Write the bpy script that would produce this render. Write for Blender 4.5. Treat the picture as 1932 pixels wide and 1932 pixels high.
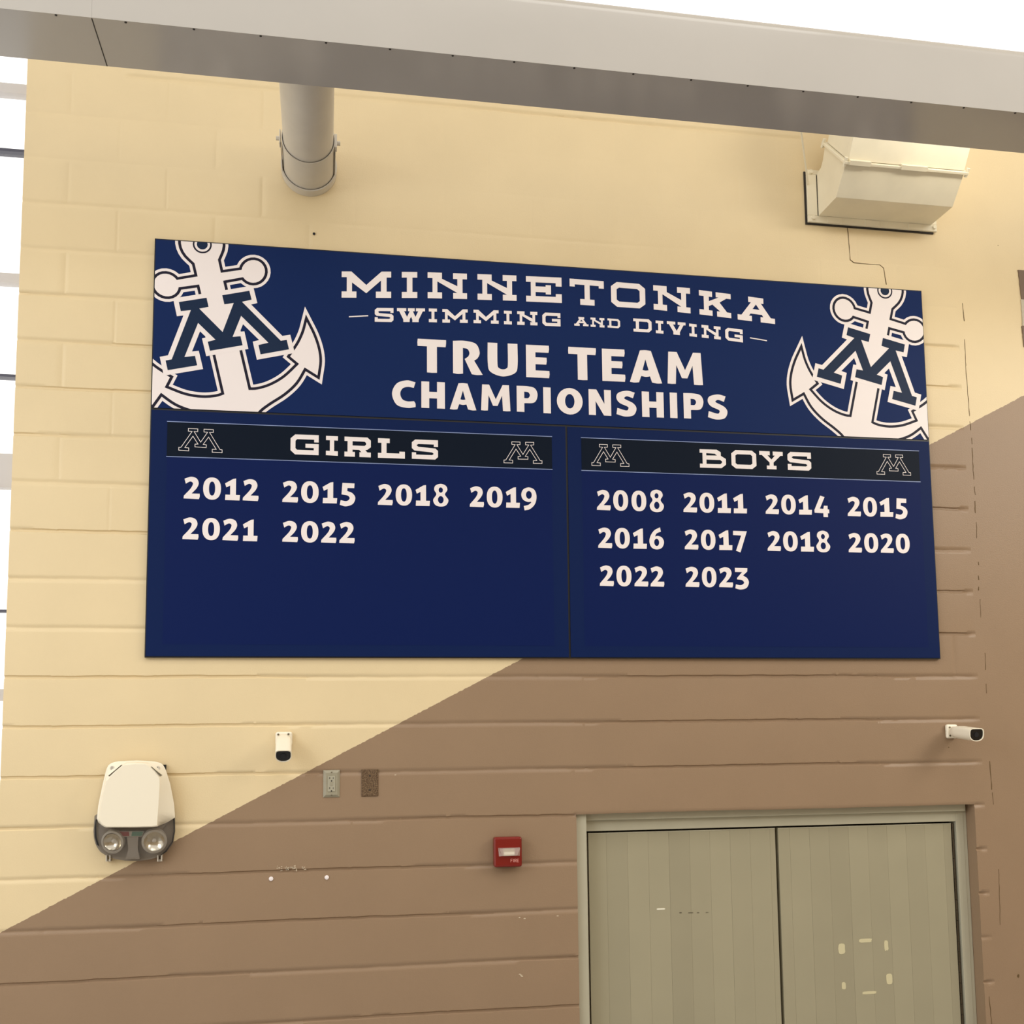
import bpy, bmesh, math, random
from mathutils import Matrix, Vector
from mathutils.geometry import tessellate_polygon, delaunay_2d_cdt

random.seed(7)
for o in list(bpy.data.objects):
    bpy.data.objects.remove(o)
SC = bpy.context.scene
COL = SC.collection

# ------------------------------------------------------------------ camera
# wall face is the plane y = 0, x runs along it, z = 0 is the mortar bed just below the board
CAM = Vector((0.0, -4.60153, -0.25001))
RX = Vector((0.98457, -0.17465, -0.01060))      # image right
RD = Vector((0.00739, 0.10209, -0.99475))       # image down
RF = Vector((0.17482, 0.97932, 0.10181))        # view direction
FPX, CXP, CYP, RES = 1997.715, 966.0, 1179.787, 1932.0
RF.normalize(); RX = (RX - RF * RX.dot(RF)).normalized(); RD = RF.cross(RX)
cd = bpy.data.cameras.new('camera')
cam = bpy.data.objects.new('camera', cd); COL.objects.link(cam)
m3 = Matrix((RX, -RD, -RF)).transposed()
cam.matrix_world = Matrix.Translation(CAM) @ m3.to_4x4()
cd.sensor_fit = 'HORIZONTAL'; cd.sensor_width = 36.0
cd.lens = FPX / RES * 36.0
cd.shift_x = 0.0
cd.shift_y = (CYP - RES / 2) / RES
cd.clip_start = 0.05; cd.clip_end = 200
SC.camera = cam

# ------------------------------------------------------------------ light, exposure
SC.view_settings.view_transform = 'Standard'
SC.view_settings.look = 'None'
SC.view_settings.exposure = -0.08
SC.view_settings.gamma = 1.0
SC.view_settings.use_curve_mapping = False
W = bpy.data.worlds.new('world'); SC.world = W; W.use_nodes = True
bg = W.node_tree.nodes['Background']
bg.inputs[0].default_value = (1.0, 0.985, 0.96, 1); bg.inputs[1].default_value = 1.55


def area(name, loc, aim, sx, sy, power, col=(1, 1, 1)):
    l = bpy.data.lights.new(name, 'AREA'); l.shape = 'RECTANGLE'; l.size = sx; l.size_y = sy
    l.energy = power; l.color = col
    o = bpy.data.objects.new(name, l); COL.objects.link(o); o.location = loc
    o.rotation_euler = (Vector(aim) - Vector(loc)).to_track_quat('-Z', 'Y').to_euler()
    return o


area('skylight', (1.2, -3.6, 6.0), (1.2, -1.2, 0.0), 5.0, 2.0, 90, (1.0, 0.97, 0.90))
area('west_window', (-4.5, -4.0, 2.0), (-0.8, 0.0, 0.8), 2.5, 2.5, 105, (0.88, 0.95, 1.0))
area('east_window', (6.2, -3.6, 2.6), (3.3, 0.0, 0.8), 2.0, 2.0, 135, (1.0, 0.95, 0.84))
area('linear_uplight', (0.6, -0.78, 2.47), (0.6, -0.2, 2.75), 3.6, 0.06, 0.8, (1.0, 0.95, 0.82))
area('duct_uplight', (2.95, -0.80, 2.46), (2.62, -0.36, 2.50), 0.5, 0.06, 2.4, (1.0, 0.95, 0.82))


def at(px, py, Y=0.0):
    """point of the plane y = Y seen at a pixel of the photograph"""
    d = RX * ((px - CXP) / FPX) + RD * ((py - CYP) / FPX) + RF
    return CAM + d * ((Y - CAM.y) / d.y)


# ------------------------------------------------------------------ materials
def lin(c):
    return tuple((v / 255 / 12.92) if v / 255 <= 0.04045 else ((v / 255 + 0.055) / 1.055) ** 2.4 for v in c)


def mat(name, rgb, rough=0.5, metal=0.0, noise=0.0, scale=30.0, bump=0.0, bscale=200.0, spec=0.5, rgb2=None, thr=None):
    m = bpy.data.materials.new(name); m.use_nodes = True
    nt = m.node_tree; b = nt.nodes['Principled BSDF']
    b.inputs['Roughness'].default_value = rough; b.inputs['Metallic'].default_value = metal
    b.inputs['Specular IOR Level'].default_value = spec
    c = lin(rgb)
    if noise > 0 or rgb2:
        tc = nt.nodes.new('ShaderNodeTexCoord'); nz = nt.nodes.new('ShaderNodeTexNoise')
        nz.inputs['Scale'].default_value = scale; nz.inputs['Detail'].default_value = 5
        nt.links.new(tc.outputs['Object'], nz.inputs['Vector'])
        rp = nt.nodes.new('ShaderNodeValToRGB')
        lo = lin(rgb2) if rgb2 else tuple(v * (1 - noise) for v in c)
        hi = c if rgb2 else tuple(min(1, v * (1 + noise)) for v in c)
        t = thr or (0.3, 0.7)
        rp.color_ramp.elements[0].position = t[0]; rp.color_ramp.elements[1].position = t[1]
        rp.color_ramp.elements[0].color = (*lo, 1); rp.color_ramp.elements[1].color = (*hi, 1)
        nt.links.new(nz.outputs['Fac'], rp.inputs['Fac']); nt.links.new(rp.outputs['Color'], b.inputs['Base Color'])
    else:
        b.inputs['Base Color'].default_value = (*c, 1)
    if bump > 0:
        tc2 = nt.nodes.new('ShaderNodeTexCoord'); n2 = nt.nodes.new('ShaderNodeTexNoise')
        n2.inputs['Scale'].default_value = bscale; n2.inputs['Detail'].default_value = 4
        bp = nt.nodes.new('ShaderNodeBump'); bp.inputs['Strength'].default_value = bump; bp.inputs['Distance'].default_value = 0.004
        nt.links.new(tc2.outputs['Object'], n2.inputs['Vector']); nt.links.new(n2.outputs['Fac'], bp.inputs['Height'])
        nt.links.new(bp.outputs['Normal'], b.inputs['Normal'])
    return m


def math_node(nt, op, a, b=None):
    n = nt.nodes.new('ShaderNodeMath'); n.operation = op
    for i, v in enumerate((a, b)):
        if v is None: continue
        if isinstance(v, (int, float)): n.inputs[i].default_value = v
        else: nt.links.new(v, n.inputs[i])
    return n.outputs[0]


def wall_paint(name, cream, brown):
    """masonry paint, cream above and brown below one straight diagonal masking line"""
    m = bpy.data.materials.new(name); m.use_nodes = True; nt = m.node_tree; b = nt.nodes['Principled BSDF']
    b.inputs['Roughness'].default_value = 0.42; b.inputs['Specular IOR Level'].default_value = 0.35
    g = nt.nodes.new('ShaderNodeNewGeometry'); s = nt.nodes.new('ShaderNodeSeparateXYZ')
    nt.links.new(g.outputs['Position'], s.inputs[0])
    nz = nt.nodes.new('ShaderNodeTexNoise'); nz.inputs['Scale'].default_value = 55; nz.inputs['Detail'].default_value = 3
    nt.links.new(g.outputs['Position'], nz.inputs['Vector'])
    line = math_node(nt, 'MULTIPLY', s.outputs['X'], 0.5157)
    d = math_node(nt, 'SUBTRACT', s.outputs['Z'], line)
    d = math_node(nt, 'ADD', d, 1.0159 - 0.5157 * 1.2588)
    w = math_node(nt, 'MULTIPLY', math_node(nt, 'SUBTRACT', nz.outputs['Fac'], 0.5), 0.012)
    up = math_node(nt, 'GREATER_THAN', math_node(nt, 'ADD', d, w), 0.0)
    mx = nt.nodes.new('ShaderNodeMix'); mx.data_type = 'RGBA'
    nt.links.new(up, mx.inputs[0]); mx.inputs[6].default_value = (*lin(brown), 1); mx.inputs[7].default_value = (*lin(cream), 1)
    n2 = nt.nodes.new('ShaderNodeTexNoise'); n2.inputs['Scale'].default_value = 3.0; n2.inputs['Detail'].default_value = 4
    nt.links.new(g.outputs['Position'], n2.inputs['Vector'])
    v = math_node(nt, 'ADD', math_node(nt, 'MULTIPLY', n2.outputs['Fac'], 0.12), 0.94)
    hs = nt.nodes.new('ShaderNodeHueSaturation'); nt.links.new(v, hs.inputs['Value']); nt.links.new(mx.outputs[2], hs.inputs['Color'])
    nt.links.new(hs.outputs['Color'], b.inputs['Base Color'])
    n3 = nt.nodes.new('ShaderNodeTexNoise'); n3.inputs['Scale'].default_value = 160; n3.inputs['Detail'].default_value = 4
    n4 = nt.nodes.new('ShaderNodeTexVoronoi'); n4.inputs['Scale'].default_value = 45
    nt.links.new(g.outputs['Position'], n3.inputs['Vector']); nt.links.new(g.outputs['Position'], n4.inputs['Vector'])
    pit = math_node(nt, 'MULTIPLY', math_node(nt, 'LESS_THAN', n4.outputs['Distance'], 0.07), -0.5)
    bp = nt.nodes.new('ShaderNodeBump'); bp.inputs['Strength'].default_value = 0.16; bp.inputs['Distance'].default_value = 0.004
    nt.links.new(math_node(nt, 'ADD', n3.outputs['Fac'], pit), bp.inputs['Height']); nt.links.new(bp.outputs['Normal'], b.inputs['Normal'])
    return m


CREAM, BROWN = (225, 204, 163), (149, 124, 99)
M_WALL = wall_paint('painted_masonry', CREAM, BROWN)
M_BROWN = mat('brown_paint', (140, 117, 92), 0.5, noise=0.05, scale=4)
M_JOINT = mat('dark_crack', (96, 74, 42), 0.9)
M_CHIP = mat('paint_chip', (206, 190, 165), 0.8)
M_BEAM = mat('beam_paint', (174, 168, 160), 0.18, noise=0.02, scale=3, spec=0.5)
M_DARK = mat('dark_gap', (38, 32, 26), 0.7)
M_STEEL = mat('white_painted_steel', (204, 196, 182), 0.38, noise=0.04, scale=9)
M_DUCT = mat('white_duct_paint', (236, 226, 200), 0.4, noise=0.04, scale=8)
M_BLACK = mat('black_edge', (10, 12, 20), 0.45)
M_NAVY = mat('navy_print', (16, 38, 86), 0.5, spec=0.1)
M_PANEL = mat('panel_navy_print', (11, 31, 76), 0.5, spec=0.1)
M_FIELD = mat('field_blue_print', (8, 27, 78), 0.5, spec=0.1)
M_BAND = mat('band_print', (8, 20, 36), 0.5, spec=0.1)
M_EMNAVY = mat('emblem_navy_print', (22, 40, 68), 0.45, spec=0.15)
M_EMDARK = mat('emblem_outline_print', (30, 28, 46), 0.45, spec=0.15)
M_WHITE = mat('white_print', (240, 230, 228), 0.45)
M_LINE = mat('pale_blue_line_print', (130, 146, 190), 0.4)
M_FRAME = mat('door_frame_paint', (180, 174, 152), 0.4, noise=0.03, scale=6)
M_HINGE = mat('bronze_hinge', (70, 58, 40), 0.5, metal=0.4)
M_WIN = mat('window_frame_grey', (205, 200, 198), 0.4)
M_WINDARK = mat('window_bar_dark', (72, 72, 88), 0.4)
M_PLAST = mat('white_plastic', (240, 230, 208), 0.32)
M_RED = mat('red_plastic', (122, 24, 16), 0.25)
M_PINK = mat('pale_red_print', (222, 150, 140), 0.5)
M_LENSBLK = mat('black_camera_window', (14, 13, 16), 0.12)
M_SCREW = mat('screw_metal', (120, 112, 96), 0.4, metal=0.7)
M_PLATE = mat('grey_plate', (154, 147, 126), 0.35, noise=0.05, scale=40)
M_OUTLET = mat('grey_outlet', (168, 162, 142), 0.4)
M_RUST = mat('rusty_plate', (136, 112, 84), 0.5, metal=0.2, rgb2=(74, 52, 34), scale=230, thr=(0.36, 0.70))
M_SMOKE = mat('smoke_grey_plastic', (132, 122, 110), 0.3)
M_CHROME = mat('lamp_reflector', (215, 205, 185), 0.16, metal=0.9)
M_RING = mat('lamp_ring', (160, 150, 135), 0.3)
M_INDR = mat('indicator_red', (120, 30, 30), 0.3)
M_INDG = mat('indicator_green', (70, 110, 90), 0.3)
M_FLOOR = mat('floor_tile', (164, 162, 158), 0.45, noise=0.05, scale=2)
M_STRIPE = mat('grey_stripe', (190, 180, 160), 0.5)
M_STRIPEB = mat('brown_stripe', (112, 90, 70), 0.5)
M_TAPE = mat('tape_residue', (206, 196, 158), 0.6)
M_TAPEW = mat('white_tape', (232, 226, 205), 0.6)
M_TAPED = mat('dark_scuff', (84, 76, 58), 0.7)


def clear_mat(name, rgb, alpha, rough=0.05):
    m = bpy.data.materials.new(name); m.use_nodes = True; nt = m.node_tree
    b = nt.nodes['Principled BSDF']; out = nt.nodes['Material Output']
    b.inputs['Base Color'].default_value = (*lin(rgb), 1); b.inputs['Roughness'].default_value = rough
    t = nt.nodes.new('ShaderNodeBsdfTransparent'); mx = nt.nodes.new('ShaderNodeMixShader'); mx.inputs[0].default_value = alpha
    nt.links.new(t.outputs[0], mx.inputs[1]); nt.links.new(b.outputs[0], mx.inputs[2]); nt.links.new(mx.outputs[0], out.inputs[0])
    return m


M_GLASS = clear_mat('clear_glazing', (235, 240, 245), 0.06)
M_SHROUD = clear_mat('smoky_clear_lens', (120, 112, 104), 0.22, 0.08)
M_STROBE = clear_mat('clear_strobe_lens', (240, 232, 220), 0.38, 0.03)


def plank_mat():
    """pale grey-green door skin, every vertical plank a slightly different tone"""
    m = bpy.data.materials.new('door_plank'); m.use_nodes = True; nt = m.node_tree; b = nt.nodes['Principled BSDF']
    b.inputs['Roughness'].default_value = 0.3; b.inputs['Specular IOR Level'].default_value = 0.3
    g = nt.nodes.new('ShaderNodeNewGeometry'); s = nt.nodes.new('ShaderNodeSeparateXYZ'); nt.links.new(g.outputs['Position'], s.inputs[0])
    k = math_node(nt, 'FLOOR', math_node(nt, 'DIVIDE', math_node(nt, 'SUBTRACT', s.outputs['X'], 1.158), 0.0975))
    wn = nt.nodes.new('ShaderNodeTexWhiteNoise'); wn.noise_dimensions = '1D'; nt.links.new(k, wn.inputs['W'])
    rp = nt.nodes.new('ShaderNodeValToRGB')
    rp.color_ramp.elements[0].color = (*lin((156, 148, 124)), 1); rp.color_ramp.elements[1].color = (*lin((163, 155, 130)), 1)
    nt.links.new(wn.outputs['Value'], rp.inputs['Fac'])
    n = nt.nodes.new('ShaderNodeTexNoise'); n.inputs['Scale'].default_value = 4
    nt.links.new(g.outputs['Position'], n.inputs['Vector'])
    hs = nt.nodes.new('ShaderNodeHueSaturation'); nt.links.new(rp.outputs['Color'], hs.inputs['Color'])
    nt.links.new(math_node(nt, 'ADD', math_node(nt, 'MULTIPLY', n.outputs['Fac'], 0.1), 0.95), hs.inputs['Value'])
    nt.links.new(hs.outputs['Color'], b.inputs['Base Color'])
    return m


M_PLANK = plank_mat()


# ------------------------------------------------------------------ object helpers
def origin_of(p):
    v = Vector((0, 0, 0))
    while p is not None:
        v += p.location; p = p.parent
    return v


def obj(name, bm, material, parent=None, label=None, smooth=None, bevel=None):
    """one mesh object from a bmesh laid out in world coordinates"""
    off = origin_of(parent)
    if off.length: bmesh.ops.translate(bm, verts=bm.verts, vec=-off)
    me = bpy.data.meshes.new(name); bm.normal_update(); bm.to_mesh(me); bm.free()
    for mm in (material if isinstance(material, (list, tuple)) else [material]): me.materials.append(mm)
    o = bpy.data.objects.new(name, me); COL.objects.link(o)
    if parent is not None: o.parent = parent
    if label: o['label'] = label
    if smooth is not None:
        for p in me.polygons: p.use_smooth = True
        me.set_sharp_from_angle(angle=math.radians(smooth))
    if bevel:
        md = o.modifiers.new('bevel', 'BEVEL'); md.width = bevel; md.segments = 3; md.limit_method = 'ANGLE'; md.angle_limit = math.radians(35)
        md.harden_normals = False
    return o


def thing(name, label, cat, loc, group=None):
    o = bpy.data.objects.new(name, None); COL.objects.link(o); o.empty_display_size = 0.05
    o.location = loc; o['label'] = label; o['category'] = cat
    if group: o['group'] = group
    return o


def tag(o, label, cat, group=None):
    o['label'] = label; o['category'] = cat
    if group: o['group'] = group
    return o


def structure(o, label=None):
    o['kind'] = 'structure'
    if label: o['label'] = label
    return o


def box(bm, a, b):
    x0, x1 = sorted((a[0], b[0])); y0, y1 = sorted((a[1], b[1])); z0, z1 = sorted((a[2], b[2]))
    v = [bm.verts.new((x, y, z)) for x in (x0, x1) for y in (y0, y1) for z in (z0, z1)]
    for f in ((0, 1, 3, 2), (4, 6, 7, 5), (0, 4, 5, 1), (2, 3, 7, 6), (0, 2, 6, 4), (1, 5, 7, 3)):
        bm.faces.new([v[i] for i in f])
    return bm


def B(*boxes):
    bm = bmesh.new()
    for a, b in boxes: box(bm, a, b)
    return bm


def sheet(bm, loops, y, clip=None, frame=None):
    """flat printed shape: loops (outer, holes...) of (x, z) at depth y"""
    fr = frame or (lambda x, z: (x, y, z))
    flat = [p for l in loops for p in l]
    tris = tessellate_polygon([[Vector((p[0], p[1], 0)) for p in l] for l in loops])
    for t in tris:
        poly = [flat[i] for i in t]
        if clip: poly = clip_poly(poly, clip)
        if len(poly) < 3: continue
        ar = sum(poly[i][0] * poly[(i + 1) % len(poly)][1] - poly[(i + 1) % len(poly)][0] * poly[i][1] for i in range(len(poly)))
        if abs(ar) < 1e-10: continue
        if ar < 0: poly = poly[::-1]
        bm.faces.new([bm.verts.new(fr(*p)) for p in poly])
    return bm


def clip_poly(poly, c):
    for ax, val, sg in ((0, c[0], 1), (0, c[1], -1), (1, c[2], 1), (1, c[3], -1)):
        out = []
        for i in range(len(poly)):
            p, q = poly[i], poly[(i + 1) % len(poly)]
            dp, dq = (p[ax] - val) * sg, (q[ax] - val) * sg
            if dp >= 0: out.append(p)
            if (dp > 0 > dq) or (dp < 0 < dq):
                t = dp / (dp - dq); out.append((p[0] + (q[0] - p[0]) * t, p[1] + (q[1] - p[1]) * t))
        poly = out
        if len(poly) < 3: return []
    return poly


def prism(bm, loop, y0, y1):
    """solid of outline (x, z) between depths y0 (front) and y1 (back)"""
    n = len(loop)
    tri = tessellate_polygon([[Vector((p[0], p[1], 0)) for p in loop]])
    f = [bm.verts.new((p[0], y0, p[1])) for p in loop]; k = [bm.verts.new((p[0], y1, p[1])) for p in loop]
    for t in tri:
        bm.faces.new([f[i] for i in t]); bm.faces.new([k[i] for i in reversed(t)])
    for i in range(n):
        j = (i + 1) % n
        bm.faces.new((f[i], k[i], k[j], f[j]))
    bmesh.ops.recalc_face_normals(bm, faces=bm.faces)
    return bm


def loft(bm, rings, cap0=True, cap1=True):
    rv = [[bm.verts.new(p) for p in r] for r in rings]
    n = len(rings[0])
    for a, b in zip(rv, rv[1:]):
        for i in range(n):
            j = (i + 1) % n
            bm.faces.new((a[i], a[j], b[j], b[i]))
    if cap0: bm.faces.new(list(reversed(rv[0])))
    if cap1: bm.faces.new(rv[-1])
    bmesh.ops.recalc_face_normals(bm, faces=bm.faces)
    return bm


def circle(c, r, axis, n=32, squash=1.0):
    a = Vector(axis).normalized()
    u = a.cross(Vector((0, 0, 1)))
    u = Vector((1, 0, 0)) if u.length < 1e-4 else u.normalized()
    w = u.cross(a)
    return [Vector(c) + u * (r * math.cos(2 * math.pi * i / n)) + w * (r * squash * math.sin(2 * math.pi * i / n)) for i in range(n)]


def tube(bm, p, q, r0, r1=None, n=24, cap=True):
    p, q = Vector(p), Vector(q)
    return loft(bm, [circle(p, r0, q - p, n), circle(q, r0 if r1 is None else r1, q - p, n)], cap, cap)


def pipe(bm, p, q, ro, ri, n=48):
    """hollow tube with wall thickness"""
    p, q = Vector(p), Vector(q); ax = q - p
    rings = [circle(p, ri, ax, n), circle(p, ro, ax, n), circle(q, ro, ax, n), circle(q, ri, ax, n), circle(p, ri, ax, n)]
    rv = [[bm.verts.new(c) for c in r] for r in rings[:4]]; rv.append(rv[0])
    for a, b in zip(rv, rv[1:]):
        for i in range(n):
            j = (i + 1) % n; bm.faces.new((a[i], a[j], b[j], b[i]))
    bmesh.ops.recalc_face_normals(bm, faces=bm.faces)
    return bm


def catmull(pts, closed=True, seg=6):
    """outline through points; a third element marks a corner, other points are smooth"""
    n = len(pts); out = []
    P = [Vector((p[0], p[1])) for p in pts]; cn = [len(p) > 2 for p in pts]
    for i in range(n if closed else n - 1):
        j = (i + 1) % n
        a, b = P[i], P[j]
        if cn[i] and cn[j]:
            out.append(tuple(a)); continue
        p0 = P[(i - 1) % n] if not cn[i] else a - (b - a)
        p3 = P[(j + 1) % n] if not cn[j] else b + (b - a)
        if not closed and i == 0: p0 = a - (b - a)
        if not closed and j == n - 1: p3 = b + (b - a)
        for s in range(seg):
            t = s / seg
            v = 0.5 * ((2 * a) + (b - p0) * t + (2 * p0 - 5 * a + 4 * b - p3) * t * t + (3 * a - p0 - 3 * b + p3) * t ** 3)
            out.append(tuple(v))
    if not closed: out.append(tuple(P[-1]))
    return out


def signed_area(l):
    return sum(l[i][0] * l[(i + 1) % len(l)][1] - l[(i + 1) % len(l)][0] * l[i][1] for i in range(len(l))) / 2


def offset(loop, d):
    """outline moved outwards by d with mitred corners"""
    if signed_area(loop) < 0: loop = loop[::-1]
    cl = []
    for p in loop:
        if not cl or (Vector(p) - Vector(cl[-1])).length > 1e-5: cl.append(p)
    if (Vector(cl[0]) - Vector(cl[-1])).length < 1e-5: cl.pop()
    out = []; n = len(cl)
    for i in range(n):
        a, b, c = Vector(cl[i - 1]), Vector(cl[i]), Vector(cl[(i + 1) % n])
        e1, e2 = (b - a).normalized(), (c - b).normalized()
        n1, n2 = Vector((e1.y, -e1.x)), Vector((e2.y, -e2.x))
        k = 1 + n1.dot(n2)
        v = (n1 + n2) / max(k, 0.12)
        out.append(tuple(b + v * d))
    return out


# ------------------------------------------------------------------ room shell
FLOOR = -2.85
C8 = 0.2032                      # one block course
WL, WR, WT = -1.28, 3.085, 2.86  # block panel: left end, control joint, top
OX0, OX1, OZ = 1.10, 3.03, -0.6  # door opening

obj_floor = obj('floor', B(((-7, -9, FLOOR - 0.1), (8, 0.6, FLOOR))), M_FLOOR); structure(obj_floor)
structure(obj('ceiling', B(((-7, -1.8, 4.0), (8, 0.4, 4.15))), mat('ceiling_white', (230, 225, 215), 0.6)), 'unseen white ceiling slab over the beam, added to shade the upper wall')  # out of view, added and sized to keep overhead sky off the upper wall
structure(obj('wall_front', B(((-7, -9.2, FLOOR), (8, -9.0, 4.2))), mat('far_wall_paint', (188, 170, 140), 0.6)), 'wall behind the viewer')
structure(obj('wall_east', B(((8, -9.2, FLOOR), (8.2, 0.4, 4.2))), mat('side_wall_paint', (188, 170, 140), 0.6)), 'far side wall')


def build_wall():
    bm = bmesh.new()
    even = [-1.097 + 0.4064 * i for i in range(0, 11)]; odd = [-0.8915 + 0.4064 * i for i in range(0, 11)]
    xs = set(round(WL + 0.025 * i, 4) for i in range(int((WR - WL) / 0.025) + 1)); xs |= {WL, WR, OX0, OX1}
    hx = {0: [x for x in even if x < WR - 0.02], 1: [x for x in odd if x < WR - 0.02]}
    xs = {x for x in xs if all(abs(x - h) > 0.009 for h in hx[0] + hx[1]) or x in (WL, WR, OX0, OX1)}
    for h in hx[0] + hx[1]:
        xs |= {round(h + d, 4) for d in (-0.006, -0.0035, 0.0035, 0.006)}
    xs = sorted(xs)
    k0, k1 = -14, 14
    zl = []                                             # (z, row kind, course)
    for k in range(k0, k1 + 1):
        zc = k * C8
        for dz, kind in ((-0.0080, 'e'), (-0.0040, 'j'), (0.0036, 'j'), (0.0084, 'e')):
            zl.append((zc + dz, kind, k))
        if k < k1:
            zl.append((zc + 0.02, 'f', k)); zl.append((zc + C8 - 0.02, 'f', k))
    rnd = random.Random(3)
    jz = {k: [rnd.uniform(-1, 1) for _ in xs] for k in range(k0, k1 + 1)}
    for k in jz:                                        # smooth the wobble a little, leave single chips
        a = jz[k]; jz[k] = [0.25 * a[max(0, i - 1)] + 0.5 * a[i] + 0.25 * a[min(len(a) - 1, i + 1)] for i in range(len(a))]
    ph = {k: rnd.uniform(0, 6.28) for k in jz}

    def depth(x, k):
        s = 1.0
        if k >= 9: s = max(0.10, 0.36 - 0.14 * (x + 1.28)) if k < 11 else max(0.04, 0.14 - 0.06 * (x + 1.28))
        if k >= 9 and x > 0.2: s *= 0.6 + 0.4 * math.sin(3.1 * x + ph[k])
        if k == 13: s = 0.75 if -0.88 < x < 2.3 else 0.0
        if k == 9: s = max(s, 0.3)
        s *= 0.72 + 0.28 * math.sin(2.3 * x + ph[k])
        return 0.0080 * max(0.0, s) * min(1.0, max(0.0, (WR - 0.004 - x) / 0.02))

    hs = {}
    for k in range(k0, k1):
        for h in hx[k % 2]:
            if k >= 8 and h < 0.0: s = 0.32
            elif k >= 5 and h < -0.6: s = 0.25
            elif k in (4, 3) and h < -0.6: s = 0.15
            elif k >= 9: s = 0.10
            else: s = 0.0
            if k == 0 and abs(h - 2.967) < 0.1: s = 0.35
            hs[(k, round(h, 4))] = s * rnd.uniform(0.6, 1.15) * 0.0045
    grid = []
    for (z, kind, k) in zl:
        row = []
        for i, x in enumerate(xs):
            y = 0.0
            zz = z
            if kind in 'ej':
                wob = jz[k][i] * 0.0022 * (1 if kind == 'e' else 0.7)
                zz = z + wob + 0.0012 * math.sin(5 * x + ph[k])
                d = depth(x, k)
                y = d if kind == 'j' else 0.0
                if kind == 'e': y = d * 0.06
            else:
                for h in hx[k % 2]:
                    if abs(x - h) < 0.004: y = hs[(k, round(h, 4))]
            if abs(zz - OZ) < 0.03 and OX0 <= x <= OX1 and kind in 'ej':
                y = min(y, 0.003)
            row.append(bm.verts.new((x, y, zz)))
        grid.append(row)
    jo = next(i for i, (z, kind, k) in enumerate(zl) if k == -3 and kind == 'j')     # lintel row
    lintel = jo + 1
    for r in range(len(grid) - 1):
        for c in range(len(xs) - 1):
            if OX0 - 1e-4 <= xs[c] and xs[c + 1] <= OX1 + 1e-4 and r < lintel: continue
            bm.faces.new((grid[r][c], grid[r][c + 1], grid[r + 1][c + 1], grid[r + 1][c]))
    D = 0.2

    def strip(vs):
        bk = [bm.verts.new((v.co.x, D, v.co.z)) for v in vs]
        for i in range(len(vs) - 1):
            bm.faces.new((vs[i], vs[i + 1], bk[i + 1], bk[i]))
    strip([r[0] for r in grid][::-1])
    strip(grid[-1])
    ia, ib = xs.index(OX0), xs.index(OX1)
    strip([grid[r][ia] for r in range(lintel + 1)])
    strip([grid[r][ib] for r in range(lintel + 1)][::-1])
    strip(grid[lintel][ia:ib + 1][::-1])
    for a, b in (((WL, FLOOR), (OX0, WT)), ((OX1, FLOOR), (WR, WT)), ((OX0, OZ), (OX1, WT))):
        bm.faces.new([bm.verts.new((x, D, z)) for x, z in ((a[0], a[1]), (a[0], b[1]), (b[0], b[1]), (b[0], a[1]))])
    return bm


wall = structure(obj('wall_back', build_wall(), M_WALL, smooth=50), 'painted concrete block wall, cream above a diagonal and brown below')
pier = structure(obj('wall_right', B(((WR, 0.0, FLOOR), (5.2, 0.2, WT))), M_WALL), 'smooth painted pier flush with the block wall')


def ribbon(bm, pts, w, y=-0.0012, th=0.0012, jit=0.0, rnd=random):
    n = len(pts); L = []; Rr = []
    for i, p in enumerate(pts):
        a = Vector(pts[max(0, i - 1)]); b = Vector(pts[min(n - 1, i + 1)]); t = (b - a).normalized(); nn = Vector((-t.y, t.x))
        ww = w * (1 + rnd.uniform(-0.5, 0.5) * (jit > 0)) / 2
        c = Vector(p) + nn * rnd.uniform(-jit, jit)
        L.append(tuple(c + nn * ww)); Rr.append(tuple(c - nn * ww))
    return prism(bm, L + Rr[::-1], y, y + th)


def walk(pts, step):
    out = [pts[0]]
    for a, b in zip(pts, pts[1:]):
        d = math.dist(a, b); k = max(1, int(d / step))
        out += [(a[0] + (b[0] - a[0]) * i / k, a[1] + (b[1] - a[1]) * i / k) for i in range(1, k + 1)]
    return out


def xz(px, py, Y=0.0):
    p = at(px, py, Y); return (p.x, p.z)


rr = random.Random(11)
# open crack below the duct and broken sealant of the control joint
bm = bmesh.new()
ribbon(bm, walk([xz(1598, 428), xz(1600, 440), xz(1604, 490), xz(1611, 496), xz(1660, 500), xz(1667, 506), xz(1672, 537)], 0.02), 0.0030, jit=0.0006, rnd=rr)
obj('crack', bm, M_JOINT, wall, 'thin dark crack below the duct')
ribs = [(1816, 572, 1819, 606, 0.004), (1820, 640, 1822, 690, 0.003), (1822, 690, 1829, 785, 0.0035), (1830, 795, 1832, 812, 0.003), (1833, 826, 1834, 838, 0.004),
        (1834, 845, 1837, 905, 0.003), (1838, 918, 1840, 934, 0.003), (1839, 945, 1840, 968, 0.006), (1842, 985, 1843, 1015, 0.002), (1846, 1060, 1847, 1066, 0.006), (1846, 1086, 1847, 1094, 0.006), (1846, 1107, 1846, 1114, 0.005),
        (1849, 1130, 1850, 1165, 0.002), (1858, 1232, 1859, 1264, 0.003), (1860, 1290, 1861, 1308, 0.002), (1867, 1436, 1871, 1490, 0.004), (1872, 1495, 1874, 1518, 0.002), (1866, 1880, 1871, 1932, 0.004), (1884, 1640, 1887, 1745, 0.002)]
bm = bmesh.new()
for a, b, c, d, w in ribs:
    ribbon(bm, walk([xz(a, b), xz(c, d)], 0.02), w * .6, jit=0.0014, rnd=rr)
obj('joint_sealant', bm, M_JOINT, wall, 'broken dark sealant of the vertical joint')


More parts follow.
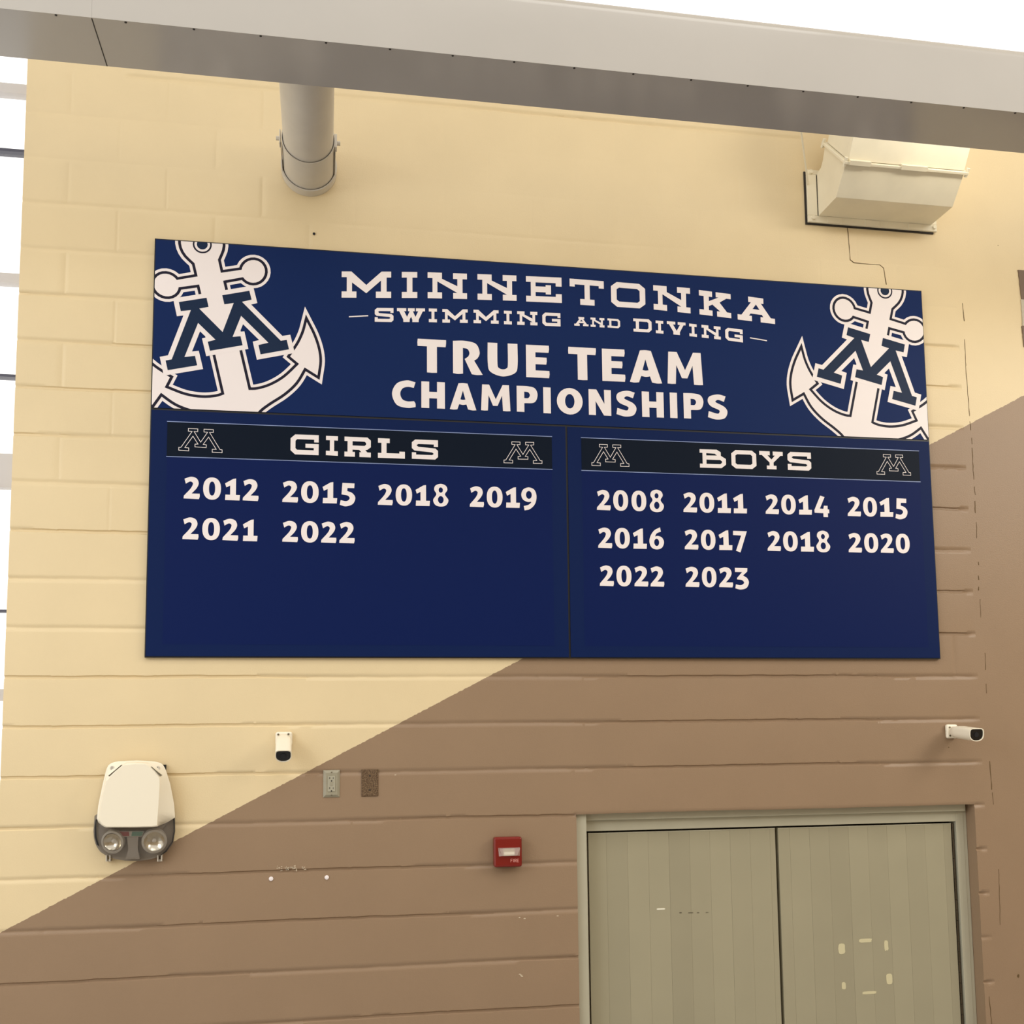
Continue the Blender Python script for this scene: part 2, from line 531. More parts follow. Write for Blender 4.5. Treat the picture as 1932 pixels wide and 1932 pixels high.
def blob(bm, c, rx, rz, y=-0.0011, n=9, rnd=rr):
    prism(bm, [(c[0] + rx * rnd.uniform(.6, 1.1) * math.cos(2 * math.pi * i / n), c[1] + rz * rnd.uniform(.6, 1.1) * math.sin(2 * math.pi * i / n)) for i in range(n)], y, 0.0002)


bm = bmesh.new()
for i in range(34):
    px = rr.uniform(522, 560); blob(bm, xz(px, 1638 + rr.uniform(-5, 5)), rr.uniform(.001, .005), rr.uniform(.001, .003))
for i in range(6): blob(bm, xz(574 + rr.uniform(-4, 4), 1638 + rr.uniform(-3, 3)), .003, .002)
for px, py in ((983, 1840), (981, 1838), (985, 1842), (1052, 1728), (980, 1731), (990, 1733), (746, 1462)):
    blob(bm, xz(px, py), .006, .0025)
obj('paint_chip', bm, M_CHIP, wall, 'chipped paint showing pale block')
bm = bmesh.new()
for px, py, r in ((1921, 1841, .009), (1883, 463, .003), (1790, 1410, .003)): blob(bm, xz(px, py), r * .7, r)
obj('stain', bm, M_JOINT, pier, 'small dark spots')

# striped painted panel cut by the right edge of the frame
pl = thing('striped_wall_panel', 'flat panel striped brown, grey and brown, cut by the right edge of the photo', 'wall panel', (3.7, -0.004, 1.85))
for n, z0, z1, x0, x1, mm in (('brown_stripe', 1.897, 2.048, 3.431, 3.441, M_STRIPEB), ('grey_stripe', 1.757, 1.895, 3.438, 3.438, M_STRIPE), ('brown_stripe', 1.648, 1.755, 3.432, 3.439, M_STRIPEB)):
    edge = [(x0 + (x1 - x0) * i / 10 + rr.uniform(-.0015, .0015), z1 + (z0 - z1) * i / 10) for i in range(11)]
    bm = bmesh.new(); prism(bm, edge + [(4.1, z0), (4.1, z1)], -0.005, -0.0002); obj(n, bm, mm, pl)

# left window wall, recessed behind the block wall
win = thing('window_1', 'tall bright glazed wall left of the block wall', 'window', (-2.9, 0.14, FLOOR)); win['kind'] = 'structure'
del win['category']
for z, h, n, mm in ((2.603, .044, 'window_rail', M_WIN), (1.735, .042, 'window_rail', M_WIN), (.885, .146, 'window_rail', M_WIN), (-.067, .048, 'window_rail', M_WIN), (-.95, .05, 'window_rail', M_WIN),
                    (2.316, .013, 'glazing_bar', M_WINDARK), (1.30, .011, 'glazing_bar', M_WINDARK), (.285, .010, 'glazing_bar', M_WINDARK), (-.73, .012, 'glazing_bar', M_WINDARK)):
    obj(n, B(((-4.6, .11, z - h / 2), (WL + .03, .16, z + h / 2))), mm, win)
for x in (-4.6, -3.2):
    obj('window_mullion', B(((x - .03, .10, FLOOR), (x + .03, .17, WT))), M_WIN, win)
obj('window_sash_latch', B(((-1.41, .06, .775), (-1.37, .11, .81)), ((-1.45, .085, .795), (-1.37, .1, .812))), M_WIN, win)
for z0, z1 in ((FLOOR, -.95), (-.95, -.067), (-.067, .885), (.885, 1.735), (1.735, 2.603), (2.603, WT)):
    obj('window_pane', B(((-4.6, .133, z0), (WL + .02, .138, z1))), M_GLASS, win)

# ------------------------------------------------------------------ door set in the opening
door = bpy.data.objects.new('door_1', None); COL.objects.link(door); door.location = (2.06, .08, FLOOR); structure(door, 'pale grey-green double door in a recessed opening')
YF = 0.08
fx0, fx1, fz = 1.158, 2.969, -0.692     # clear opening of the frame
bm = bmesh.new()
box(bm, (OX0 + .001, .02, FLOOR), (1.150, .16, OZ - .002)); box(bm, (1.150, YF - .012, FLOOR), (fx0 - .004, .16, OZ - .004))
box(bm, (1.151, .045, -.6385), (OX1 - .019, .159, OZ - .0035)); box(bm, (fx0 - .004, YF - .012, fz + .004), (fx1 + .004, .16, -.640))
box(bm, (fx1 + .004, YF - .012, FLOOR), (OX1 - .018, .16, OZ - .004)); box(bm, (OX1 - .018, .070, FLOOR), (OX1 - .001, .16, OZ - .004))
obj('door_frame', bm, M_FRAME, door, bevel=0.0015)
obj('door_gap', B(((fx0 - .004, .125, FLOOR), (fx1 + .004, .15, fz + .003))), M_DARK, door, 'dark gap behind the leaves')
mid = 2.0685


def leaf(x0, x1, hx):
    bm = bmesh.new(); x = x0; g = 0.0975; edges = [x0]
    k = math.ceil((x0 - fx0) / g + 1e-3)
    while fx0 + k * g < x1 - .01:
        edges.append(fx0 + k * g); k += 1
    edges.append(x1)
    for a, b in zip(edges, edges[1:]):
        d = rr.uniform(0, .0007)
        box(bm, (a + .00025, YF + d, FLOOR + .01), (b - .00025, YF + .04, fz - .005))
    lf = obj('door_leaf', bm, M_PLANK, door)
    hb = bmesh.new(); z = FLOOR + .02
    while z < fz - .01:
        tube(hb, (hx, YF + .003, z), (hx, YF + .003, min(z + .046, fz - .006)), .0048, n=10); z += .048
    obj('continuous_hinge', hb, M_HINGE, lf, 'dark bronze hinge running the full height')
    obj('leaf_top_edge', B(((x0, YF - .001, fz - .0085), (x1, YF + .0005, fz - .005))), M_FRAME, lf)
    return lf


l1 = leaf(fx0 + .014, mid - .0075, fx0 + .0062)
l2 = leaf(mid + .0075, fx1 - .016, fx1 - .0068)
for px, py, w, h, mm, lf in ((1247, 1715, .042, .008, M_TAPEW, l1), (1284, 1722, .012, .004, M_TAPED, l1), (1303, 1722, .026, .003, M_TAPED, l1), (1317, 1722, .012, .003, M_TAPED, l1), (1334, 1721.5, .014, .002, M_TAPED, l1),
                             (1588, 1790, .035, .05, M_TAPE, l2), (1633, 1774.5, .068, .018, M_TAPE, l2), (1672, 1784, .022, .05, M_TAPE, l2), (1592, 1860, .02, .035, M_TAPE, l2), (1678, 1847, .032, .05, M_TAPE, l2), (1640, 1873, .075, .014, M_TAPE, l2)):
    c = xz(px, py, YF); bm = bmesh.new()
    n = 12
    pts = [(c[0] + w / 2 * max(-1, min(1, 1.35 * math.cos(2 * math.pi * i / n))) * rr.uniform(.85, 1), c[1] + h / 2 * max(-1, min(1, 1.35 * math.sin(2 * math.pi * i / n))) * rr.uniform(.85, 1)) for i in range(n)]
    prism(bm, pts, YF - .0008, YF + .0004)
    obj('tape_residue' if mm is not M_TAPED else 'scuff_mark', bm, mm, lf)

# ------------------------------------------------------------------ beam in front of the wall
BY0, BY1, BZ0, BZ1 = -1.112, -0.850, 2.136, 2.418
beam = bpy.data.objects.new('ceiling_beam', None); COL.objects.link(beam); beam.location = (1.0, -0.98, BZ0)
structure(beam, 'long grey-white clad beam crossing the top of the picture')
prof = [(BY1, BZ0), (BY0, BZ0)] + [(BY0 + .055 - .055 * math.cos(a), BZ1 - .055 + .055 * math.sin(a)) for a in [math.pi / 2 * i / 8 for i in range(9)]] + [(BY1, BZ1)]
for x0, x1 in ((-5.0, -.7772), (-.7768, 7.0)):
    bm = bmesh.new(); loft(bm, [[(x0, y, z) for y, z in prof], [(x1, y, z) for y, z in prof]])
    obj('cladding_panel', bm, M_BEAM, beam, smooth=40)
obj('panel_seam', B(((-.7788, BY0 + .004, BZ0 - .0006), (-.7752, BY1 - .001, BZ0 + .0006))), M_DARK, beam, 'dark seam across the underside')
for i in range(-6, 22):
    x = -.89 + .2205 * i
    bm = bmesh.new(); tube(bm, (x, BY0 + .006, BZ0 - .0015), (x, BY0 + .006, BZ0 + .003), .0042, n=8)
    obj('rivet', bm, M_DARK, beam)

# ------------------------------------------------------------------ drain pipe
PX, PZ = -0.081, 2.272
pp = thing('drain_pipe', 'fat white pipe coming out of the wall up to the beam, left of the duct', 'pipe', (PX, 0, PZ))
bm = bmesh.new(); pipe(bm, (PX, -.012, PZ), (PX, -.849, PZ), .1055, .098, 64); obj('pipe_run', bm, M_STEEL, pp, smooth=40)
bm = bmesh.new(); pipe(bm, (PX, -.03, PZ), (PX, -.262, PZ), .1125, .1090, 64); obj('pipe_sleeve', bm, M_STEEL, pp, smooth=40)
bm = bmesh.new(); pipe(bm, (PX, -.001, PZ), (PX, -.048, PZ), .1225, .1160, 64); obj('wall_collar', bm, M_STEEL, pp, smooth=40)
for s in (-1, 1):
    x = PX + s * .1125
    bm = bmesh.new(); box(bm, (x - .003, -.262, PZ - .03), (x + s * .008, -.222, PZ + .032)); e = obj('clamp_ear', bm, M_STEEL, pp, bevel=.003)
    bm = bmesh.new(); tube(bm, (x + s * .007, -.242, PZ), (x + s * .022, -.242, PZ), .009, n=6); obj('bolt', bm, M_STEEL, e)
    bm = bmesh.new(); box(bm, (x - .001, -.235, PZ - .036), (x + s * .003, -.04, PZ - .012)); obj('strap', bm, M_STEEL, pp)

# ------------------------------------------------------------------ duct
du = thing('air_duct', 'boxy white duct elbow leaving the wall above the board towards the beam', 'duct', (2.655, 0, 2.35))
DX0, DX1 = 2.355, 2.955
low = [(-.018, 2.241), (-.20, 2.241), (-.302, 2.352), (-.112, 2.548), (-.085, 2.49), (-.062, 2.465), (-.018, 2.457)]
bm = bmesh.new(); loft(bm, [[(DX0, y, z) for y, z in low], [(DX1, y, z) for y, z in low]]); obj('duct_elbow', bm, M_DUCT, du, bevel=.002)
up = [(-.312, 2.362), (-.122, 2.558), (-.252, 2.758), (-.442, 2.562)]
bm = bmesh.new(); loft(bm, [[(DX0 + .008, y, z) for y, z in up], [(DX1 - .004, y, z) for y, z in up]]); obj('duct_riser', bm, M_DUCT, du, bevel=.002)
bm = bmesh.new()
dx = Vector((0, .19, .196)).normalized(); dn = Vector((0, -.7, .68)).normalized()
a0 = Vector((0, -.302, 2.352)) - dx * .016; a1 = Vector((0, -.112, 2.548)) + dx * .022


def slab(bm, x0, x1, p, q, n, t):
    r = [p, q, q + n * t, p + n * t]
    return loft(bm, [[(x0, v.y, v.z) for v in r], [(x1, v.y, v.z) for v in r]])


slab(bm, DX0 - .012, DX1 + .014, a0, a1, dn, .012)
fl = obj('duct_flange', bm, M_DUCT, du, 'raised flange where riser meets elbow', bevel=.002)
for x0, x1 in ((DX0 + .01, DX0 + .115), (DX0 + .27, DX0 + .40)):
    bm = bmesh.new(); slab(bm, x0, x1, a0 - dx * .004, a0 + dx * .02, dn, .020); obj('flange_clip', bm, M_DUCT, fl)
for x in (DX0 - .006, DX1 + .010):
    for p in (a0 + dx * .012, a1 - dx * .012):
        bm = bmesh.new(); c = Vector((x, p.y, p.z)); tube(bm, c - dn * .012, c + dn * .028, .009, n=6); obj('bolt', bm, M_DUCT, fl)
bm = B(((2.302, -.018, 2.209), (2.985, -.006, 2.243)), ((2.302, -.018, 2.2432), (2.352, -.006, 2.4518)), ((2.952, -.018, 2.2432), (2.985, -.006, 2.4518)), ((2.302, -.018, 2.452), (2.985, -.006, 2.476)))
wf = obj('wall_flange', bm, M_DUCT, du, bevel=.002)
obj('gasket', B(((2.293, -.0065, 2.201), (2.972, -.001, 2.47))), M_DARK, wf, 'black ragged gasket')
for x, z in ((2.326, 2.229), (2.969, 2.229), (2.322, 2.462), (2.969, 2.462)):
    bm = bmesh.new(); tube(bm, (x, -.017, z), (x, -.028, z), .010, n=10); obj('bolt', bm, M_DUCT, wf)
for x in (2.40, 2.60, 2.83):
    obj('flange_clip', B(((x, -.021, 2.210), (x + .075, -.017, 2.240))), M_DUCT, wf, bevel=.001)
bm = bmesh.new(); tube(bm, (2.10, -.34, 2.71), (2.306, -.02, 2.40), .0045, n=8)
obj('hanger_rod', bm, M_DUCT, du, 'thin rod slanting up from the wall flange')

# ------------------------------------------------------------------ championship board
X0, X1, ZB, ZT = -.733, 2.884, .081, 1.898
ZM, XM = 1.141, 1.0786
YS = -.020
board = thing('championship_board', 'large navy and white championship honour board hung on the block wall', 'sign', ((X0 + X1) / 2, 0, ZB))
obj('board_backing', B(((X0, -.016, ZB), (X1, -.0015, ZT))), M_BLACK, board, 'black edge of the board')
g = .0048
PAN = {'h': (X0 + .005, X1 - .005, ZM + g, ZT - .006), 'g': (X0 + .005, XM - g, ZB + .005, ZM - g), 'b': (XM + g, X1 - .005, ZB + .005, ZM - g)}


def panel(k, name, label, m):
    a = PAN[k]
    return obj(name, B(((a[0], YS, a[2]), (a[1], -.0155, a[3]))), m, board, label)


head = panel('h', 'header_panel', 'navy header panel with title lettering and two anchors', M_NAVY)
girl = panel('g', 'girls_panel', 'left navy panel listing six years', M_PANEL)
boy = panel('b', 'boys_panel', 'right navy panel listing ten years', M_PANEL)


def sp(px, py):
    p = at(px, py, YS); return (p.x, p.z)


# ---- letter shapes, each in its own box of w x h (y down)
def C(*pts): return [(p[0], p[1], 1) for p in pts]


def ell(cx, cy, rx, ry, n=28, k=1.0):
    out = []
    for i in range(n):
        c, s = math.cos(2 * math.pi * i / n), math.sin(2 * math.pi * i / n)
        out.append((cx + rx * math.copysign(abs(c) ** k, c), cy + ry * math.copysign(abs(s) ** k, s)))
    return out


SL = {
 'M': (410, 220, [C((0,0),(80,0),(203,113),(330,0),(410,0),(410,50),(372,50),(372,168),(410,168),(410,220),(283,220),(283,168),(325,168),(325,75),(203,182),(85,92),(85,168),(122,168),(122,220),(0,220),(0,168),(42,168),(42,48),(0,48))]),
 'I': (128, 218, [C((0,0),(128,0),(128,48),(88,48),(88,168),(128,168),(128,218),(0,218),(0,168),(42,168),(42,48),(0,48))]),
 'N': (325, 220, [C((0,0),(118,0),(118,52),(245,112),(245,50),(210,50),(210,0),(325,0),(325,50),(288,50),(288,170),(325,170),(325,220),(210,220),(210,170),(245,170),(80,75),(80,168),(118,168),(118,220),(0,220),(0,168),(40,168),(40,48),(0,48))]),
 'E': (300, 218, [C((0,0),(300,0),(300,78),(250,78),(250,50),(80,50),(80,84),(165,84),(165,70),(210,70),(210,150),(165,150),(165,133),(80,133),(80,168),(250,168),(250,143),(300,143),(300,218),(0,218),(0,168),(40,168),(40,48),(0,48))]),
 'T': (282, 218, [C((0,0),(282,0),(282,66),(240,66),(240,46),(165,46),(165,168),(203,168),(203,218),(85,218),(85,168),(122,168),(122,46),(42,46),(42,66),(0,66))]),
 'O': (282, 218, [C((48,0),(234,0),(282,40),(282,178),(234,218),(48,218),(0,178),(0,40)), C((66,48),(216,48),(236,64),(236,154),(216,170),(66,170),(46,154),(46,64))]),
 'K': (262, 215, [C((0,0),(108,0),(108,48),(80,48),(80,88),(160,45),(138,45),(138,0),(262,0),(262,46),(225,46),(168,88),(228,168),(262,168),(262,215),(145,215),(145,168),(172,168),(108,114),(78,132),(78,168),(108,168),(108,215),(0,215),(0,168),(38,168),(38,48),(0,48))]),
 'A': (310, 215, [C((92,0),(218,0),(218,48),(196,48),(276,168),(310,168),(310,215),(190,215),(190,168),(214,168),(202,148),(108,148),(94,168),(118,168),(118,215),(0,215),(0,168),(32,168),(114,48),(92,48)), C((155,62),(184,106),(126,106))]),
 'S': (155, 116, [C((20,0),(155,0),(155,40),(130,40),(130,26),(38,26),(27,34),(38,43),(140,50),(155,64),(155,100),(138,116),(0,116),(0,77),(25,77),(25,90),(120,90),(130,82),(120,74),(15,66),(0,52),(0,17))]),
 'W': (230, 115, [C((0,0),(76,0),(76,25),(58,25),(83,72),(104,25),(90,25),(90,0),(146,0),(146,25),(130,25),(152,72),(174,25),(156,25),(156,0),(230,0),(230,25),(212,25),(178,95),(178,115),(126,115),(126,95),(115,70),(104,95),(104,115),(52,115),(52,95),(18,25),(0,25))]),
 'G': (155, 120, [C((25,0),(155,0),(155,44),(130,44),(130,28),(36,28),(27,38),(27,82),(36,92),(128,92),(128,78),(82,78),(82,54),(155,54),(155,120),(25,120),(0,96),(0,24))]),
 'D': (148, 112, [C((0,0),(125,0),(148,22),(148,90),(125,112),(0,112),(0,88),(20,88),(20,24),(0,24)), C((45,24),(112,24),(122,34),(122,78),(112,88),(45,88))]),
 'V': (155, 115, [C((0,0),(70,0),(70,25),(50,25),(80,80),(108,25),(90,25),(90,0),(155,0),(155,25),(138,25),(106,90),(106,115),(52,115),(52,90),(17,25),(0,25))]),
 'R': (190, 148, [C((0,0),(165,0),(190,22),(190,72),(165,92),(150,95),(165,112),(190,112),(190,148),(108,148),(108,112),(122,112),(106,95),(58,95),(58,112),(75,112),(75,148),(0,148),(0,112),(22,112),(22,32),(0,32)), C((58,32),(145,32),(156,42),(156,54),(145,64),(58,64))]),
 'L': (195, 147, [C((0,0),(85,0),(85,34),(62,34),(62,110),(155,110),(155,95),(195,95),(195,147),(0,147),(0,110),(25,110),(25,34),(0,34))]),
 'B': (262, 187, [C((0,0),(172,0),(212,25),(212,62),(262,92),(262,150),(215,187),(0,187),(0,147),(28,147),(28,36),(0,36)), C((66,38),(152,42),(172,60),(66,62)), C((66,104),(205,104),(222,118),(222,132),(205,147),(66,147))]),
 'Y': (235, 180, [C((0,0),(105,0),(105,40),(82,40),(120,82),(156,40),(135,40),(135,0),(235,0),(235,40),(212,40),(140,112),(140,144),(168,144),(168,180),(72,180),(72,144),(100,144),(100,112),(26,40),(0,40))]),
}
SA = {
 'T': (242, 280, [C((3,0),(240,0),(240,28),(236,60),(163,60),(163,278),(122,280),(80,278),(80,60),(2,60),(0,30))]),
 'R': (245, 282, [[(0,2,1),(100,-3),(190,18),(221,88),(205,138),(175,162,1),(245,280,1),(200,284),(155,280,1),(96,152,1),(125,130),(136,98),(120,66),(82,58,1),(82,278,1),(40,283),(0,278,1)]]),
 'U': (247, 280, [[(0,0,1),(80,0,1),(80,178),(92,212),(123,222),(154,212),(166,178),(166,0,1),(247,0,1),(247,176),(225,248),(123,282),(22,248),(0,176)]]),
 'E': (193, 272, [C((0,0),(190,0),(192,30),(187,60),(78,60),(78,102),(170,102),(172,130),(167,160),(78,160),(78,212),(192,212),(194,240),(189,272),(0,272))]),
 'A': (265, 272, [[(88,2,1),(134,-2),(178,2,1),(265,270,1),(225,273),(182,266,1),(166,216,1),(132,222),(94,216,1),(75,270,1),(36,274),(0,270,1)], [(131,75,1),(156,166,1),(131,170),(106,166,1)]]),
 'M': (295, 270, [C((12,0),(82,0),(148,150),(218,0),(282,0),(295,268),(258,270),(220,268),(211,110),(166,218),(120,218),(76,110),(68,268),(34,270),(0,268))]),
 'C': (195, 228, [[(195,14,1),(122,0),(38,30),(0,115),(38,205),(125,228),(195,218,1),(194,190),(182,170,1),(128,174),(86,158),(68,113),(86,70),(130,54),(180,60,1)]]),
 'H': (195, 220, [C((0,0),(65,0),(65,84),(130,84),(130,0),(195,0),(195,220),(130,220),(130,138),(65,138),(65,220),(0,220))]),
 'P': (172, 215, [[(0,0,1),(92,0),(152,16),(173,72),(145,132),(62,142,1),(62,215,1),(0,215,1)], [(62,46,1),(95,50),(109,73),(95,98),(62,100,1)]]),
 'I': (62, 215, [C((0,0),(62,0),(62,215),(0,215))]),
 'O': (215, 225, [ell(107, 112, 107, 114), ell(107, 112, 39, 62)]),
 'N': (185, 215, [C((0,0),(65,0),(130,118),(128,0),(185,0),(185,215),(125,215),(57,98),(58,215),(0,215))]),
 'S': (165, 222, [[(153,13,1),(88,0),(18,22),(2,66),(28,108),(92,136),(98,154),(80,170),(8,152,1),(0,206,1),(70,222),(140,206),(165,150),(140,106),(72,72),(70,58),(92,48),(138,62,1)]]),
}
DG = {
 '2': (115, 162, [[(4,16,1),(52,0),(93,12),(108,46),(94,82),(58,122,1),(116,122,1),(117,142),(112,162,1),(0,160,1),(2,140,1),(50,86),(66,52),(58,38),(42,36),(14,52,1)]]),
 '0': (127, 160, [ell(63.5, 80, 63.5, 81, 32, .88), ell(63.5, 80, 22, 51, 28, .88)]),
 '1': (110, 157, [C((0,38),(60,3),(80,0),(80,118),(110,118),(107,157),(2,157),(4,118),(38,118),(38,52),(10,66))]),
 '5': (110, 168, [[(20,0,1),(106,2,1),(104,36,1),(56,36,1),(54,58,1),(92,74),(112,108),(94,152),(45,170),(2,160,1),(8,126,1),(50,132),(72,112),(58,92),(14,84,1)]]),
 '8': (135, 196, [[(67,0),(112,16),(125,52),(104,92),(134,140),(114,184),(67,197),(19,184),(0,140),(28,92),(9,52),(21,16)], ell(67, 54, 19, 23), ell(67, 138, 25, 32)]),
 '9': (132, 196, [[(67,0),(114,20),(132,75),(118,140),(75,184),(27,197,1),(20,160,1),(62,148),(86,124),(52,124),(14,104),(0,62),(18,18)], ell(66, 64, 25, 34)]),
 '3': (138, 217, [[(2,0,1),(128,2,1),(126,36,1),(82,76,1),(124,104),(139,150),(112,202),(52,218),(0,206,1),(8,166,1),(56,174),(90,152),(72,124),(20,116,1),(22,100,1),(74,42,1),(2,42,1)]]),
 '4': (150, 218, [C((65,0),(108,15),(56,132),(92,134),(98,102),(135,102),(135,138),(150,140),(150,178),(135,178),(135,218),(90,216),(90,178),(2,174),(0,148))]),
 '6': (147, 226, [[(110,2,1),(50,36),(10,96),(0,155),(22,208),(74,226),(126,206),(147,152),(128,106),(88,90),(57,96,1),(76,64),(118,46,1)], ell(73, 155, 25, 37)]),
 '7': (141, 216, [C((2,0),(141,2),(70,216),(25,200),(82,46),(0,42))]),
}


def glyph(bm, shp, x0, x1, top, base, y):
    """letter in the board plane between x0..x1, its top and base given as ((x,z),(x,z)) lines"""
    w, h, loops = shp

    def ln(l, x): return l[0][1] + (l[1][1] - l[0][1]) * (x - l[0][0]) / (l[1][0] - l[0][0])
    res = []
    for lp in loops:
        pts = catmull(lp) if any(len(p) == 2 for p in lp) and any(len(p) > 2 for p in lp) else ([(p[0], p[1]) for p in lp] if all(len(p) > 2 for p in lp) else (catmull(lp) if len(lp) < 20 else lp))
        q = []
        for px, py in pts:
            X = x0 + (x1 - x0) * px / w; v = py / h
            q.append((X, ln(top, X) * (1 - v) + ln(base, X) * v))
        res.append(q)
    sheet(bm, res, y)


def word(name, parent, shapes, scale, ox, oy, items, y=YS - .0016, m=M_WHITE):
    """items: char, x0, x1, (top left, top right), (base left, base right) in pixels of one close-up"""
    o = None
    bm = bmesh.new()
    for it in items:
        if name == 'letter': bm = bmesh.new()
        ch, a, b, t0, t1, b0, b1 = it[:7]
        sc = it[7] if len(it) > 7 else (scale, ox, oy)
        f = lambda x, yy: sp(sc[1] + x / sc[0], sc[2] + yy / sc[0])
        tl, tr, bl, br = f(a, t0), f(b, t1), f(a, b0), f(b, b1)
        glyph(bm, shapes[ch], (tl[0] + bl[0]) / 2, (tr[0] + br[0]) / 2, (tl, tr), (bl, br), y)
        if name == 'letter': o = obj(name, bm, m, parent)
    return o or obj(name, bm, m, parent)


A2 = (4.391, 620, 490); A3 = (4.391, 1060, 490)
w3 = lambda *t: tuple(t) + (A3,)
word('letter', head, SL, *A2, [('M',108,518,98,100,315,318),('I',606,734,102,103,318,318),('N',820,1146,105,117,320,327),('N',1233,1556,120,132,332,342),('E',1635,1930,137,150,347,360),
     w3('T',65,348,157,180,368,388), w3('O',407,690,182,206,388,408), w3('N',758,1063,212,237,413,446), w3('K',1137,1400,252,287,453,486), w3('A',1453,1762,293,337,496,534)])
word('letter', head, SL, *A2, [('S',382,537,400,402,515,518),('W',566,798,402,405,516,519),('I',830,897,405,407,518,520),('M',942,1152,410,413,522,525),('M',1200,1408,415,421,527,532),('I',1452,1517,423,426,535,538),('N',1562,1729,427,434,540,546),('G',1770,1920,438,444,548,554)])
word('letter', head, SL, *A3, [('A',102,220,472,480,547,553),('N',237,352,480,486,556,563),('D',378,482,487,495,562,570)])
word('letter', head, SL, *A3, [('D',592,743,487,496,595,605),('I',777,840,504,509,609,614),('V',870,1025,510,523,615,630),('I',1055,1117,530,537,634,641),('N',1157,1315,540,557,645,663),('G',1353,1498,562,581,667,687)])
word('letter', head, SA, *A2, [('T',735,975,655,668,933,943),('R',1030,1275,671,684,944,957),('U',1318,1565,687,699,960,972),('E',1635,1828,705,714,973,983)])
word('letter', head, SA, *A3, [('T',53,285,722,735,993,1004),('E',333,523,737,746,1004,1013),('A',560,827,745,760,1014,1028),('M',872,1165,762,775,1028,1042)])
word('letter', head, SA, *A2, [('C',525,720,996,1003,1222,1232),('H',768,963,1008,1017,1227,1236),('A',1003,1223,1020,1029,1239,1250),('M',1262,1505,1033,1042,1249,1258),('P',1558,1730,1045,1053,1259,1268),('I',1778,1840,1057,1060,1271,1275),
     w3('O',-42,173,1062,1070,1277,1288), w3('N',222,407,1073,1082,1285,1295), w3('S',450,617,1082,1090,1295,1306), w3('H',663,843,1092,1100,1302,1310), w3('I',895,955,1101,1104,1311,1314), w3('P',1008,1172,1105,1113,1314,1322), w3('S',1207,1370,1112,1122,1320,1331)])
word('letter', girl, SL, 3.864, 270, 780, [('G',1075,1280,153,160,298,306),('I',1333,1420,164,168,305,310),('R',1468,1660,170,178,314,322),('L',1712,1908,181,190,324,331),
     ('S',400,627,226,235,394,403,(4.6,690,780))], y=YS - .0022)
word('letter', boy, SL, 5.367, 1080, 810, [('B',1288,1552,202,211,388,396),('O',1608,1860,210,219,396,405),('Y',67,305,220,231,400,410,(5.367,1420,810)),('S',352,590,229,238,412,421,(5.367,1420,810))], y=YS - .0022)
for (a, b), (c, d), nm in (((620 + 168 / 4.391, 490 + 474 / 4.391), (620 + 328 / 4.391, 490 + 465 / 4.391), 1), ((1060 + 1558 / 4.391, 490 + 648 / 4.391), (1060 + 1698 / 4.391, 490 + 672 / 4.391), 2)):
    p, q = sp(a, b), sp(c, d); h = .0026
    bm = bmesh.new(); sheet(bm, [[(p[0], p[1] - h), (q[0], q[1] - h), (q[0], q[1] + h), (p[0], p[1] + h)]], YS - .0016); obj('title_dash', bm, M_WHITE, head)

# ---- heading bands, rules, blue fields
for par, tl, tr, bl, br, fb in ((girl, (316.6, 795), (1040.6, 824.1), (314, 861.3), (1041.7, 885.9), 1216), (boy, (1095.8, 826.4), (1733, 850.4), (1098, 888.8), (1735.8, 908.2), 1216)):
    P = [sp(*v) for v in (tl, tr, br, bl)]
    x0 = (P[0][0] + P[3][0]) / 2; x1 = (P[1][0] + P[2][0]) / 2; zt = (P[0][1] + P[1][1]) / 2; zb = (P[2][1] + P[3][1]) / 2
    bm = bmesh.new(); sheet(bm, [[(x0, zb), (x1, zb), (x1, zt), (x0, zt)]], YS - .0012); obj('heading_band', bm, M_BAND, par)
    zf = ZB + .055
    bm = bmesh.new(); sheet(bm, [[(x0, zf), (x1, zf), (x1, zb), (x0, zb)]], YS - .0006); obj('year_field', bm, M_FIELD, par)
    for z in (zt, zb):
        bm = bmesh.new(); sheet(bm, [[(x0 - .002, z - .0017), (x1 + .002, z - .0017), (x1 + .002, z + .0017), (x0 - .002, z + .0017)]], YS - .0018); obj('rule_line', bm, M_LINE, par)

